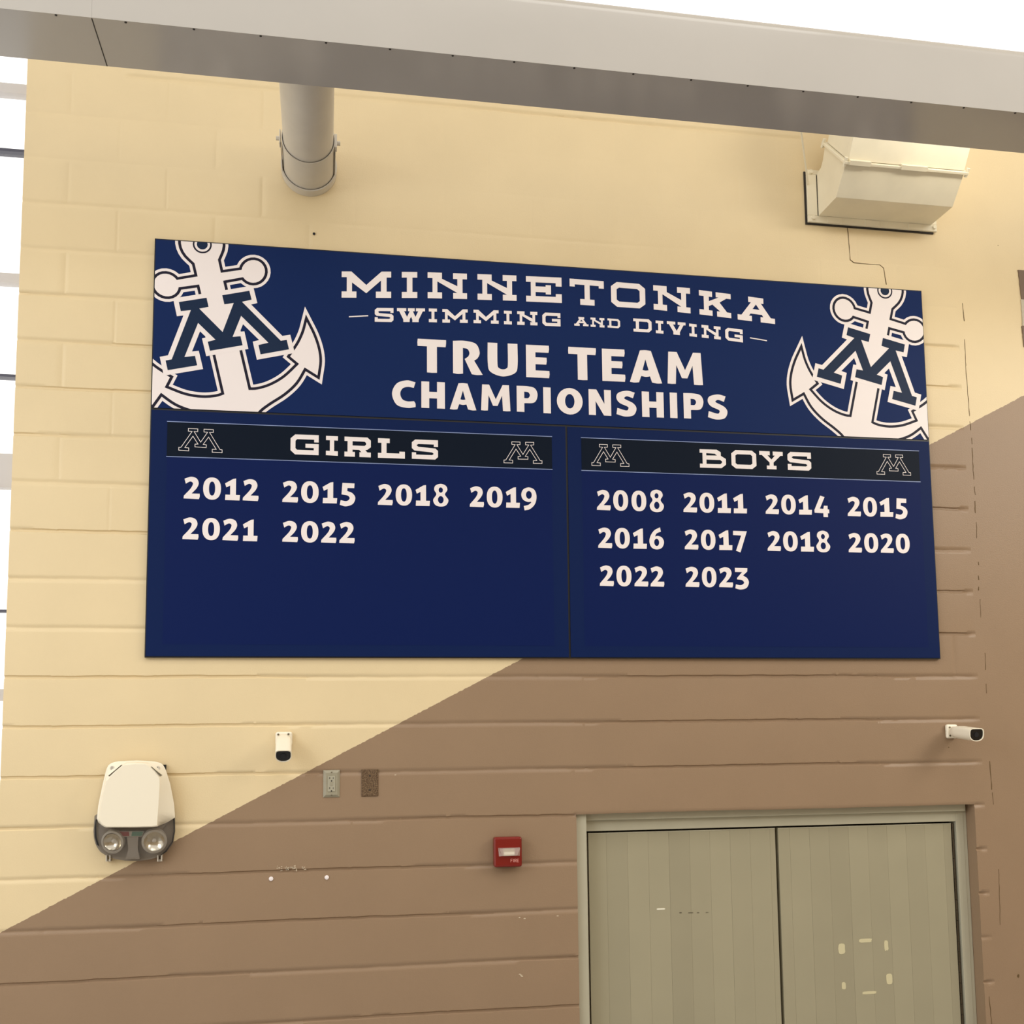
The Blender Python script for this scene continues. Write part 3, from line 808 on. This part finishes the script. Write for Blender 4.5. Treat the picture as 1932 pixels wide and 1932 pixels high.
# ---- years
Z5 = (3.864, 270, 780); Z6 = (4.6, 690, 780); Z7 = (5.367, 1080, 810); Z8 = (5.367, 1420, 810)
YEARS = [
 (girl, '2012', Z5, [(297,412),(438,568),(597,707),(727,840)], (460,482), (622,640), None),
 (girl, '2015', Z5, [(1015,1128),(1152,1280),(1308,1415),(1432,1545)], (490,506), (648,660), (508,676)),
 (girl, '2018', Z6, [(105,232),(260,402),(432,557),(585,718)], (612,628), (795,808), (612,808)),
 (girl, '2019', Z6, [(902,1023),(1050,1187),(1215,1337),(1350,1482)], (632,646), (812,824), (643,842)),
 (girl, '2021', Z5, [(288,403),(432,560),(580,692),(727,835)], (757,775), (918,933), None),
 (girl, '2022', Z5, [(1015,1127),(1152,1278),(1298,1407),(1430,1540)], (783,793), (937,948), None),
 (boy, '2008', Z7, [(245,382),(412,563),(597,747),(780,925)], (612,630), (818,836), (612,838)),
 (boy, '2011', Z7, [(1120,1257),(1285,1435),(1465,1602),(1627,1765)], (638,655), (840,853), None),
 (boy, '2014', Z8, [(127,260),(288,435),(463,597),(622,772)], (658,674), (858,868), (672,890)),
 (boy, '2015', Z8, [(957,1090),(1117,1257),(1285,1420),(1438,1563)], (682,700), (880,890), (700,910)),
 (boy, '2016', Z7, [(258,398),(428,580),(612,752),(778,925)], (994,1010), (1202,1214), (990,1217)),
 (boy, '2017', Z7, [(1133,1270),(1300,1447),(1480,1617),(1627,1768)], (1014,1027), (1217,1226), (1030,1247)),
 (boy, '2018', Z8, [(147,280),(307,455),(482,618),(642,783)], (1029,1044), (1232,1242), (1027,1245)),
 (boy, '2020', Z8, [(967,1100),(1128,1270),(1292,1422),(1448,1588)], (1049,1060), (1247,1256), None),
 (boy, '2022', Z7, [(275,415),(445,597),(625,763),(788,925)], (1378,1390), (1587,1595), None),
 (boy, '2023', Z7, [(1142,1280),(1310,1457),(1482,1620),(1645,1783)], (1391,1400), (1597,1603), (1404,1622)),
]
for par, txt, z, xs_, tp, bs, last in YEARS:
    its = []; xa, xb = xs_[0][0], xs_[-1][1]
    for i, (ch, (a, b)) in enumerate(zip(txt, xs_)):
        tt = lambda x: tp[0] + (tp[1] - tp[0]) * (x - xa) / (xb - xa)
        bb = lambda x: bs[0] + (bs[1] - bs[0]) * (x - xa) / (xb - xa)
        if i == 3 and last:
            s1 = (tp[1] - tp[0]) * (b - a) / (xb - xa) / 2; s2 = (bs[1] - bs[0]) * (b - a) / (xb - xa) / 2
            its.append((ch, a, b, last[0] - s1, last[0] + s1, last[1] - s2, last[1] + s2))
        else:
            its.append((ch, a, b, tt(a), tt(b), bb(a), bb(b)))
    word('year_number', par, DG, *z, its)['label'] = 'white year number ' + txt

# ---- anchor emblem: right half traced, left half mirrored about the shank
E1 = lambda p: sp(260 + p[0] / 4.83, 430 + p[1] / 4.83)
O = Vector(E1((588, 152))); A_ = Vector(E1((900, 1497))); ax = (A_ - O).normalized(); rt = Vector((-ax.y, ax.x))
if rt.x < 0: rt = -rt
loc = lambda p: ((Vector(E1(p)) - O).dot(rt), (Vector(E1(p)) - O).dot(ax))
ring = [(590 + 184 * math.cos(math.radians(a)), 150 + 190 * math.sin(math.radians(a))) for a in range(-80, 38, 12)]
bc = (1052, 397)
a0_, a1_ = math.atan2(382 - bc[1], 943 - bc[0]), math.atan2(455 - bc[1], 952 - bc[0])
ball = [(bc[0] + 107 * math.cos(a0_ + (a1_ - a0_) * i / 22), bc[1] + 104 * math.sin(a0_ + (a1_ - a0_) * i / 22)) for i in range(23)]
half = ring + [(730, 290), (757, 410)] + ball + [(777, 482), (1010, 1478)]
half += catmull([(1010, 1478), (1090, 1474), (1210, 1438), (1340, 1362), (1470, 1240)], False, 4)
half += [(1388, 1172)]
half += catmull([(1388, 1172), (1430, 1112), (1475, 1040), (1515, 950), (1540, 858)], False, 4)[1:]
half += catmull([(1540, 858), (1598, 975), (1640, 1100), (1654, 1215), (1637, 1345)], False, 4)[1:]
half += [(1520, 1272)]
half += catmull([(1520, 1272), (1440, 1405), (1330, 1508), (1200, 1592), (1110, 1660), (1060, 1730)], False, 4)[1:]
hl = [loc(p) for p in half]
body = hl + [(-u, v) for u, v in hl[::-1]]
MP = [(373,678),(627,637),(643,718),(557,735),(770,950),(872,688),(788,700),(770,615),(1015,573),(1035,655),(948,675),(1305,1028),(1358,1020),(1378,1107),(1118,1155),(1100,1072),(1192,1052),(940,802),(862,993),(935,987),(953,1072),(655,1120),(637,1040),(707,1022),(548,868),(425,1173),(520,1163),(540,1252),(273,1298),(255,1210),(312,1200),(482,750),(390,760)]
ml = [loc(p) for p in MP]
ml = [((p[0] - q[0]) / 2, (p[1] + q[1]) / 2) for p, q in zip(ml, [ml[i] for i in ([8,7,6,5,4,3,2,1,0] + list(range(32, 8, -1)))])]   # made symmetric
DD, DW, DM = .0120, .0242, .0205
rr1, rr2, rr3 = .0400, .0330, .0228


def grown(loop, d):
    """outline grown by d with mitred corners, as triangles without overlaps"""
    if signed_area(loop) < 0: loop = loop[::-1]
    cl = []
    for p in loop:
        if not cl or (Vector(p) - Vector(cl[-1])).length > 1e-4: cl.append(p)
    if (Vector(cl[0]) - Vector(cl[-1])).length < 1e-4: cl.pop()
    out = [cl]; n = len(cl)
    for i in range(n):
        a, b, c = Vector(cl[i - 1]), Vector(cl[i]), Vector(cl[(i + 1) % n])
        e1, e2 = (b - a).normalized(), (c - b).normalized()
        n1, n2 = Vector((e1.y, -e1.x)), Vector((e2.y, -e2.x))
        out.append([tuple(b), tuple(b + n2 * d), tuple(c + n2 * d), tuple(c)])
        if e1.x * e2.y - e1.y * e2.x > 1e-6:
            k = max(1 + n1.dot(n2), .1)
            out.append([tuple(b), tuple(b + n1 * d), tuple(b + (n1 + n2) * (d / k)), tuple(b + n2 * d)])
    vs_, fs_ = [], []
    for l in out:
        if signed_area(l) < 0: l = l[::-1]
        fs_.append(list(range(len(vs_), len(vs_) + len(l)))); vs_ += [Vector(p) for p in l]
    V, _e, F, _ov, _oe, of_ = delaunay_2d_cdt(vs_, [], fs_, 0, 1e-5)
    return [[tuple(V[i]) for i in f] for f, o_ in zip(F, of_) if o_]


def emblem(mirror):
    def put(l):
        out = []
        for u, v in l:
            p = O + rt * u + ax * v
            out.append(((X0 + X1) - p.x if mirror else p.x, p.y))
        return out
    clip = PAN['h']
    r = lambda rad: [(rad * math.cos(2 * math.pi * i / 40), rad * math.sin(2 * math.pi * i / 40)) for i in range(40)]
    root = None
    for nm, lp, m, d in (('anchor_emblem', grown(body, DW), M_WHITE, .0003), ('anchor_outline', grown(body, DD), M_EMDARK, .0006), ('anchor_body', body, M_WHITE, .0009),
                         ('ring_outline', r(rr1), M_EMDARK, .0012), ('ring_line', r(rr2), M_WHITE, .0015), ('ring_hole', r(rr3), M_EMNAVY, .0018),
                         ('letter_outline', grown(ml, DM), M_WHITE, .0012), ('letter_fill', ml, M_EMNAVY, .0015)):
        bm = bmesh.new()
        for piece in (lp if isinstance(lp[0], list) else [lp]): sheet(bm, [put(piece)], YS - d, clip)
        if root is None:
            root = obj(nm, bm, m, head, 'white anchor with a block letter M, its shank leaning ' + ('left' if mirror else 'right'))
            parts = [root]
        else:
            parts.append((bm, m))
    # one emblem mesh, its print colours as material slots
    tot = bmesh.new(); mats = [M_WHITE, M_EMDARK, M_EMNAVY]
    tot.from_mesh(root.data)
    for bm, m in parts[1:]:
        n0 = len(tot.faces); me = bpy.data.meshes.new('tmp'); bmesh.ops.translate(bm, verts=bm.verts, vec=-origin_of(head)); bm.to_mesh(me); bm.free()
        tot.from_mesh(me); tot.faces.ensure_lookup_table()
        for f in tot.faces[n0:]: f.material_index = mats.index(m)
        bpy.data.meshes.remove(me)
    tot.to_mesh(root.data); tot.free()
    for m in mats[1:]: root.data.materials.append(m)


emblem(False); emblem(True)

# ---- small outlined letter emblems of the heading bands
us = [p[0] for p in ml]; vs = [p[1] for p in ml]
mn = [((u - min(us)) / (max(us) - min(us)), (v - min(vs)) / (max(vs) - min(vs))) for u, v in ml]
for par, (sc, ox, oy), x0, x1, yt, yb in ((girl, Z5, 258, 578, (104, 121), (271, 290)), (girl, Z6, 1197, 1532, (243, 252), (432, 438)), (boy, Z7, 193, 575, (148, 160), (369, 381)), (boy, Z8, 1255, 1602, (251, 262), (457, 470))):
    f = lambda x, y: sp(ox + x / sc, oy + y / sc)
    tl, tr, bl, br = f(x0, yt[0]), f(x1, yt[1]), f(x0, yb[0]), f(x1, yb[1])
    lp = [((bl[0]) + (br[0] - bl[0]) * u, (tl[1] + (tr[1] - tl[1]) * u) * (1 - v) + (bl[1] + (br[1] - bl[1]) * u) * v) for u, v in mn]
    inn = offset(lp, -.0024)
    bm = bmesh.new(); sheet(bm, [lp], YS - .0017); n0 = len(bm.faces); sheet(bm, [inn], YS - .0020); bm.faces.ensure_lookup_table()
    for q in bm.faces[n0:]: q.material_index = 1
    obj('letter_emblem', bm, [M_WHITE, M_BAND], par, 'outlined block letter M')

# ------------------------------------------------------------------ emergency light
EM = thing('emergency_light', 'white emergency light with two round lamps under a smoky lens', 'emergency light', (-.75, 0, -.55))
e = lambda pts, Y: [(lambda p: (p.x, p.z))(at(140 + a / 7.43, 1400 + b / 7.43, Y)) for a, b in pts]


def resample(loop, n=72):
    cx_ = sum(p[0] for p in loop) / len(loop); cz_ = sum(p[1] for p in loop) / len(loop)
    out = []
    for i in range(n):
        a = 2 * math.pi * i / n; d = Vector((math.cos(a), math.sin(a))); best = 0
        for p, q in zip(loop, loop[1:] + loop[:1]):
            p, q = Vector(p) - Vector((cx_, cz_)), Vector(q) - Vector((cx_, cz_)); s = q - p; den = d.x * s.y - d.y * s.x
            if abs(den) < 1e-12: continue
            t = (p.x * s.y - p.y * s.x) / den; u = (p.x * d.y - p.y * d.x) / den
            if -1e-6 <= u <= 1 + 1e-6 and t > best: best = t
        out.append((cx_ + d.x * best, cz_ + d.y * best))
    return out


full = [(462, 350), (490, 310), (540, 285), (620, 270), (880, 258), (1120, 272), (1210, 292), (1258, 335), (1285, 400), (1345, 590), (1400, 880), (1418, 1080), (1416, 1250), (1385, 1430), (1300, 1530), (1200, 1600), (1060, 1640), (900, 1658), (740, 1655), (600, 1635), (480, 1595), (380, 1530), (325, 1450), (295, 1360), (285, 1250), (298, 1085), (330, 900), (385, 640), (430, 450)]
upper = [p for p in full if p[1] <= 1086] + []
lowcv = [(1418, 1080), (1390, 1072), (1300, 1130), (1160, 1185), (860, 1197), (430, 1197), (345, 1145), (316, 1085)]
up_loop = [(462, 350), (490, 310), (540, 285), (620, 270), (880, 258), (1120, 272), (1210, 292), (1258, 335), (1285, 400), (1345, 590), (1400, 880), (1412, 1060)] + lowcv[1:] + [(335, 900), (388, 640), (432, 450)]
face = [(690, 312), (860, 296), (1020, 302), (1120, 400), (1205, 505), (1207, 600), (1190, 900), (1168, 1182), (1160, 1192), (860, 1200), (440, 1200), (372, 1160), (345, 1090), (352, 950), (392, 720), (440, 540), (560, 420), (670, 325)]
n = 72
b0 = resample(e([(303, 1000), (860, 960), (1412, 985)] + [p for p in full if p[1] > 1000], 0), n)
bm = bmesh.new(); loft(bm, [[(x, -.001, z) for x, z in b0], [(x, -.022, z) for x, z in b0]])
obj('back_plate', bm, M_SMOKE, EM, 'smoky grey back plate', smooth=35)
u0, u1, u2 = resample(e(up_loop, -.02), n), resample(e(up_loop, -.045), n), resample(e(face, -.10), n)
cxu = sum(p[0] for p in u1) / n; czu = sum(p[1] for p in u1) / n
mid1 = [(cxu + (x - cxu) * .965, czu + (z - czu) * .975) for x, z in u1]
bm = bmesh.new(); loft(bm, [[(x, -.020, z) for x, z in u0], [(x, -.042, z) for x, z in u1], [(x, -.046, z) for x, z in mid1], [(x, -.094, z) for x, z in u2], [(cxu + (x - cxu) * .97, -.099, czu + (z - czu) * .97) for x, z in u2]])
hs_ = obj('housing', bm, M_PLAST, EM, 'white housing with a raised faceted face', smooth=28)
for a, b in ((532, 365), (1172, 368)):
    p = at(140 + a / 7.43, 1400 + b / 7.43, -.068); bm = bmesh.new(); tube(bm, (p.x, -.040, p.z), (p.x, -.071, p.z), .0085, n=18); s_ = obj('screw', bm, M_STEEL, hs_, smooth=40)
    obj('screw_slot', B(((p.x - .0008, -.0716, p.z - .006), (p.x + .0008, -.0705, p.z + .006))), M_SCREW, hs_)
for a, b, c_, d_ in ((480, 474, 662, 322), (1082, 345, 1222, 468)):
    nx, ny = (d_ - b) * 3.0 / 237, -(c_ - a) * 3.0 / 237
    obj('facet_groove', prism(bmesh.new(), e([(a - nx, b - ny), (c_ - nx, d_ - ny), (c_ + nx, d_ + ny), (a + nx, b + ny)], -.094), -.0955, -.05), M_SCREW, hs_, 'dark groove beside the screw')
lens_l = [(316, 1090), (345, 1150), (430, 1197), (860, 1197), (1160, 1185), (1300, 1130), (1395, 1075), (1412, 1250), (1380, 1425), (1300, 1525), (1200, 1592), (1060, 1632), (900, 1650), (740, 1647), (600, 1628), (480, 1588), (385, 1525), (332, 1450), (303, 1360), (293, 1250), (300, 1095)]
L0, L1 = resample(e(lens_l, -.022), n), resample(e(lens_l, -.07), n)
cl, cz = sum(p[0] for p in L1) / n, sum(p[1] for p in L1) / n
sc_ = lambda l, k: [(cl + (x - cl) * k, cz + (z - cz) * k) for x, z in l]
bm = bmesh.new(); loft(bm, [[(x, -.0215, z) for x, z in sc_(L0, .995)], [(x, -.055, z) for x, z in sc_(L1, .98)], [(x, -.075, z) for x, z in sc_(L1, .9)], [(x, -.082, z) for x, z in sc_(L1, .75)]], cap0=False)
obj('lens_cover', bm, M_SHROUD, EM, 'smoky clear lens over the lamps', smooth=50)
rim = bmesh.new()
for s, k in ((0, 1),):
    ed = [(303, 1085), (318, 1090), (312, 1200), (312, 1330), (345, 1455), (320, 1440), (290, 1330), (288, 1200)]
    prism(rim, e(ed, -.03), -.032, -.0225)
    obj('lens_rim', rim, M_BLACK, EM, 'black rim at the left of the lens'); rim = bmesh.new()
    ed = [(1385, 1072), (1406, 1062), (1412, 1250), (1385, 1400), (1290, 1540), (1205, 1595), (1280, 1520), (1365, 1400), (1392, 1250)]
    prism(rim, e(ed, -.03), -.032, -.0225)
obj('lens_rim', rim, M_BLACK, EM, 'black rim at the right of the lens')
obj('hood_shadow_gap', prism(bmesh.new(), e([(345, 1150), (430, 1195), (860, 1195), (1160, 1185), (1300, 1140), (1240, 1215), (860, 1240), (500, 1240), (400, 1215)], -.03), -.034, -.0225), M_SMOKE, EM)
for a, b, rx, rz, tilt in ((545, 1395, 155, 165, .35), (1120, 1385, 172, 172, -.35)):
    c = at(140 + a / 7.43, 1400 + b / 7.43, -.05); k = .00233 * 1 / 1.0 / 7.43 * 1.0
    rxm, rzm = rx / 7.43 / 470, rz / 7.43 / 470
    axis = Vector((tilt * -.5, -1, -.25)).normalized()
    hd = bmesh.new()
    cc = Vector((c.x, -.045, c.z))
    rings = []
    for rad, dep in ((1.0, .018), (1.0, -.012), (.84, -.014), (.80, -.008)):
        rings.append(circle(cc + axis * -dep, rxm * rad, axis, 36, rzm / rxm))
    loft(hd, rings, True, False)
    lh = obj('lamp_head', hd, M_RING, EM, 'round grey lamp ring', smooth=40)
    rf = bmesh.new(); loft(rf, [circle(cc + axis * .008, rxm * .80, axis, 36), circle(cc + axis * -.002, rxm * .62, axis, 36), circle(cc + axis * -.012, rxm * .3, axis, 36), circle(cc + axis * -.014, rxm * .08, axis, 36)], False, True)
    obj('lamp_reflector', rf, M_CHROME, lh, 'shiny reflector', smooth=60)
    bl = bmesh.new(); bmesh.ops.create_uvsphere(bl, u_segments=14, v_segments=10, radius=.009); bmesh.ops.translate(bl, verts=bl.verts, vec=cc + axis * -.004)
    obj('bulb', bl, M_STROBE, lh, smooth=60)
obj('lens_post', prism(bmesh.new(), e([(740, 1330), (900, 1330), (890, 1500), (920, 1640), (720, 1640), (760, 1500)], -.05), -.052, -.0225), M_SMOKE, EM)
ind = obj('indicator_bezel', prism(bmesh.new(), e([(590, 1248), (990, 1248), (950, 1325), (640, 1325)], -.05), -.054, -.0225), M_RING, EM)
obj('indicator_red', prism(bmesh.new(), e([(606, 1256), (770, 1256), (770, 1316), (648, 1316)], -.054), -.0555, -.053), M_INDR, ind, 'red indicator')
obj('indicator_green', prism(bmesh.new(), e([(815, 1256), (975, 1256), (942, 1316), (800, 1316)], -.054), -.0555, -.053), M_INDG, ind, 'green indicator')
for a in (488, 1206):
    p = at(140 + a / 7.43, 1400 + 1632 / 7.43, -.01)
    obj('mounting_foot', B(((p.x - .009, -.03, p.z - .010), (p.x - .005, -.002, p.z + .016)), ((p.x + .005, -.03, p.z - .010), (p.x + .009, -.002, p.z + .016)), ((p.x - .009, -.012, p.z - .012), (p.x + .009, -.002, p.z - .002))), M_STEEL, EM, bevel=.001)
p = at(140 + 1272 / 7.43, 1400 + 340 / 7.43, 0)
obj('hanging_tab', B(((p.x - .006, -.012, p.z - .014), (p.x + .006, -.001, p.z + .007))), M_BLACK, EM, 'black hanging tab behind the top corner')


# ------------------------------------------------------------------ security cameras
def bullet(root, base_c, axis, w, h, length, plate, screw_pts):
    ax_ = Vector(axis).normalized(); side = ax_.cross(Vector((0, 0, 1))).normalized(); up_ = side.cross(ax_).normalized()

    def ring(c, kx, kz, drop=0.0):
        pr_ = []
        for i in range(36):
            a = 2 * math.pi * i / 36; cs, sn = math.cos(a), math.sin(a)
            ex = .42 if sn > 0 else .9
            x = math.copysign(abs(cs) ** ex, cs) * w / 2 * kx; z = math.copysign(abs(sn) ** ex, sn) * h / 2 * kz
            pr_.append(c + side * x + up_ * z)
        return pr_
    bc_ = Vector(base_c)
    bm = bmesh.new()
    (x0, z0, x1, z1) = plate
    pb = [(x0, z0), (x1, z0), (x1, z1), (x0, z1)]
    prism(bm, pb, -.022, -.001); ob = obj('mounting_base', bm, M_PLAST, root, bevel=.009)
    for sx, sz in screw_pts:
        s = bmesh.new(); tube(s, (sx, -.020, sz), (sx, -.0245, sz), .0042, n=12); obj('screw', s, M_SCREW, ob)
    bm = bmesh.new()
    loft(bm, [ring(bc_, .62, .62), ring(bc_ + ax_ * .02, .88, .88), ring(bc_ + ax_ * .045, 1, 1), ring(bc_ + ax_ * length, 1, 1), ring(bc_ + ax_ * length, .9, .88), ring(bc_ + ax_ * (length - .008), .88, .86)])
    bd = obj('camera_body', bm, M_PLAST, root, smooth=45)
    bm = bmesh.new(); loft(bm, [ring(bc_ + ax_ * (length - .010), .87, .85), ring(bc_ + ax_ * (length - .003), .87, .85)]); obj('front_window', bm, M_LENSBLK, bd, 'black front window')
    bm = bmesh.new(); tube(bm, bc_ + ax_ * (length - .004), bc_ + ax_ * (length - .001), .012, n=20); obj('lens', bm, M_BLACK, bd)


c1 = thing('security_camera', 'white bullet camera on the cream wall below the board, facing straight out', 'camera', (-.163, 0, -.26))
bullet(c1, (-.163, -.018, -.262), (.02, -.80, -.55), .066, .060, .125, (-.198, -.290, -.128, -.232), [(-.186, -.243), (-.144, -.242)])
c2 = thing('security_camera', 'white bullet camera on the brown wall above the door, turned to the right', 'camera', (2.925, 0, -.26))
bullet(c2, (2.925, -.03, -.262), (.10, -.98, -.10), .078, .060, .155, (2.895, -.294, 2.953, -.228), [(2.909, -.242), (2.909, -.281)])

# ------------------------------------------------------------------ fire alarm
f0 = at(958, 1607, -.045)
FA = thing('fire_alarm', 'red square fire alarm with a clear strobe', 'fire alarm', (f0.x, 0, f0.z))
q0, q1 = at(932, 1580, -.04), at(985, 1635, -.04)
bm = B(((q0.x, -.047, q1.z), (q1.x, -.001, q0.z))); obj('alarm_body', bm, M_RED, FA, bevel=.009)
s0, s1 = at(940, 1600, -.05), at(981, 1615, -.05)
bm = bmesh.new(); loft(bm, [[(s0.x + .003, -.046, s1.z), (s1.x, -.046, s1.z), (s1.x, -.046, s0.z), (s0.x, -.046, s0.z)], [(s0.x + .014, -.066, s1.z + .004), (s1.x - .014, -.066, s1.z + .004), (s1.x - .002, -.066, s0.z - .002), (s0.x + .002, -.066, s0.z - .002)]])
st = obj('strobe_lens', bm, M_STROBE, FA, 'clear strobe lens')
obj('strobe_tube', B(((s0.x + .025, -.056, s1.z + .008), (s1.x - .025, -.048, s1.z + .018))), M_PLAST, st)
obj('strobe_reflector', B(((s0.x + .022, -.0485, s1.z + .002), (s1.x - .022, -.0472, s0.z - .003))), M_CHROME, st)
FT = {'F': (4, 6, [C((0,0),(4,0),(4,.8),(.9,.8),(.9,2.6),(3.4,2.6),(3.4,3.4),(.9,3.4),(.9,6),(0,6))]), 'I': (1, 6, [C((0,0),(1,0),(1,6),(0,6))]),
      'R': (4, 6, [C((0,0),(3.2,0),(4,.8),(4,2.6),(3.2,3.4),(2.6,3.4),(4,6),(3,6),(1.7,3.5),(.9,3.5),(.9,6),(0,6)), C((.9,.8),(2.9,.8),(3.2,1.2),(3.2,2.2),(2.9,2.7),(.9,2.7))]),
      'E': (4, 6, [C((0,0),(4,0),(4,.8),(.9,.8),(.9,2.6),(3.4,2.6),(3.4,3.4),(.9,3.4),(.9,5.2),(4,5.2),(4,6),(0,6))])}
bm = bmesh.new()
for ch, a, b in (('F', 1005, 1052), ('I', 1066, 1080), ('R', 1092, 1140), ('E', 1150, 1196)):
    k = 12.075; t = at(880 + a / k, 1540 + 972 / k, -.047); u = at(880 + b / k, 1540 + 1045 / k, -.047)
    glyph(bm, FT[ch], t.x, u.x, ((t.x, t.z), (u.x, t.z + .0001)), ((t.x, u.z), (u.x, u.z + .0001)), -.0476)
obj('fire_lettering', bm, M_PINK, FA, 'pale lettering reading FIRE')

# ------------------------------------------------------------------ outlet plates
def frustum(bm, x0, x1, z0, z1, inset, yb, yf):
    return loft(bm, [[(x0, yb, z0), (x1, yb, z0), (x1, yb, z1), (x0, yb, z1)], [(x0, yb - .0015, z0), (x1, yb - .0015, z0), (x1, yb - .0015, z1), (x0, yb - .0015, z1)], [(x0 + inset, yf, z0 + inset), (x1 - inset, yf, z0 + inset), (x1 - inset, yf, z1 - inset), (x0 + inset, yf, z1 - inset)]])


t, u = at(610, 1453), at(641, 1504)
ot = thing('power_outlet', 'grey power outlet plate with two sockets, left of the rusty plate', 'outlet', ((t.x + u.x) / 2, 0, (t.z + u.z) / 2))
bm = bmesh.new(); frustum(bm, t.x, u.x, u.z, t.z, .011, -.0005, -.010); obj('cover_plate', bm, M_PLATE, ot, bevel=.001)
cxo, czo = (t.x + u.x) / 2, (t.z + u.z) / 2
of = obj('outlet_face', B(((cxo - .0155, -.0125, czo - .033), (cxo + .0155, -.009, czo + .033))), M_OUTLET, ot, bevel=.0015)
for dz in (.020, -.022):
    obj('socket_slot', B(((cxo - .0085, -.0129, czo + dz), (cxo - .0065, -.0120, czo + dz + .008)), ((cxo - .011, -.0129, czo + dz + .003), (cxo - .0065, -.0120, czo + dz + .005)), ((cxo + .006, -.0129, czo + dz), (cxo + .008, -.0120, czo + dz + .007))), M_BLACK, of)
    bm = bmesh.new(); tube(bm, (cxo, -.0129, czo + dz - .008), (cxo, -.012, czo + dz - .008), .003, n=12); obj('ground_hole', bm, M_BLACK, of)
obj('test_button', B(((cxo - .007, -.0137, czo + .003), (cxo + .007, -.012, czo + .0065)), ((cxo - .006, -.0137, czo - .008), (cxo + .006, -.012, czo - .002))), M_PLATE, of)
for dz in (.048, -.048):
    bm = bmesh.new(); tube(bm, (cxo, -.0095, czo + dz), (cxo, -.0115, czo + dz), .0028, n=10); obj('screw', bm, M_SCREW, ot)
t, u = at(682, 1452), at(713.5, 1502)
bp_ = thing('blank_cover_plate', 'rusty blank metal cover plate right of the power outlet', 'cover plate', ((t.x + u.x) / 2, 0, (t.z + u.z) / 2))
bm = bmesh.new(); frustum(bm, t.x, u.x, u.z, t.z, .0025, -.0005, -.005); obj('cover_plate', bm, M_RUST, bp_)
for dz in (.030, -.030):
    bm = bmesh.new(); x, z = (t.x + u.x) / 2, (t.z + u.z) / 2 + dz; tube(bm, (x, -.0045, z), (x, -.0068, z), .0035, n=10); obj('screw', bm, M_DARK, bp_)

# ------------------------------------------------------------------ wall plugs, bolt hole
for i, (px, py, lb) in enumerate(((511.5, 1658, 'small round white wall plug left of its twin, below the chipped paint'), (616.5, 1655.5, 'small round white wall plug right of its twin, below the outlet'))):
    c = at(px, py); bm = bmesh.new()
    loft(bm, [circle((c.x, -.0005, c.z), .0092, (0, -1, 0), 20), circle((c.x, -.003, c.z), .0088, (0, -1, 0), 20), circle((c.x, -.0045, c.z), .006, (0, -1, 0), 20)])
    tag(obj('wall_plug', bm, M_WHITE, smooth=40), lb, 'plug', 'wall plugs')
c = at(592.5, 441.5); bm = bmesh.new(); tube(bm, (c.x, -.0005, c.z), (c.x, -.004, c.z), .0058, n=12)  # raised black disc stands for the dark inside of a bolt hole
tag(obj('bolt_hole', bm, M_BLACK), 'tiny black disc standing for a bolt hole in the cream wall above the board', 'bolt')
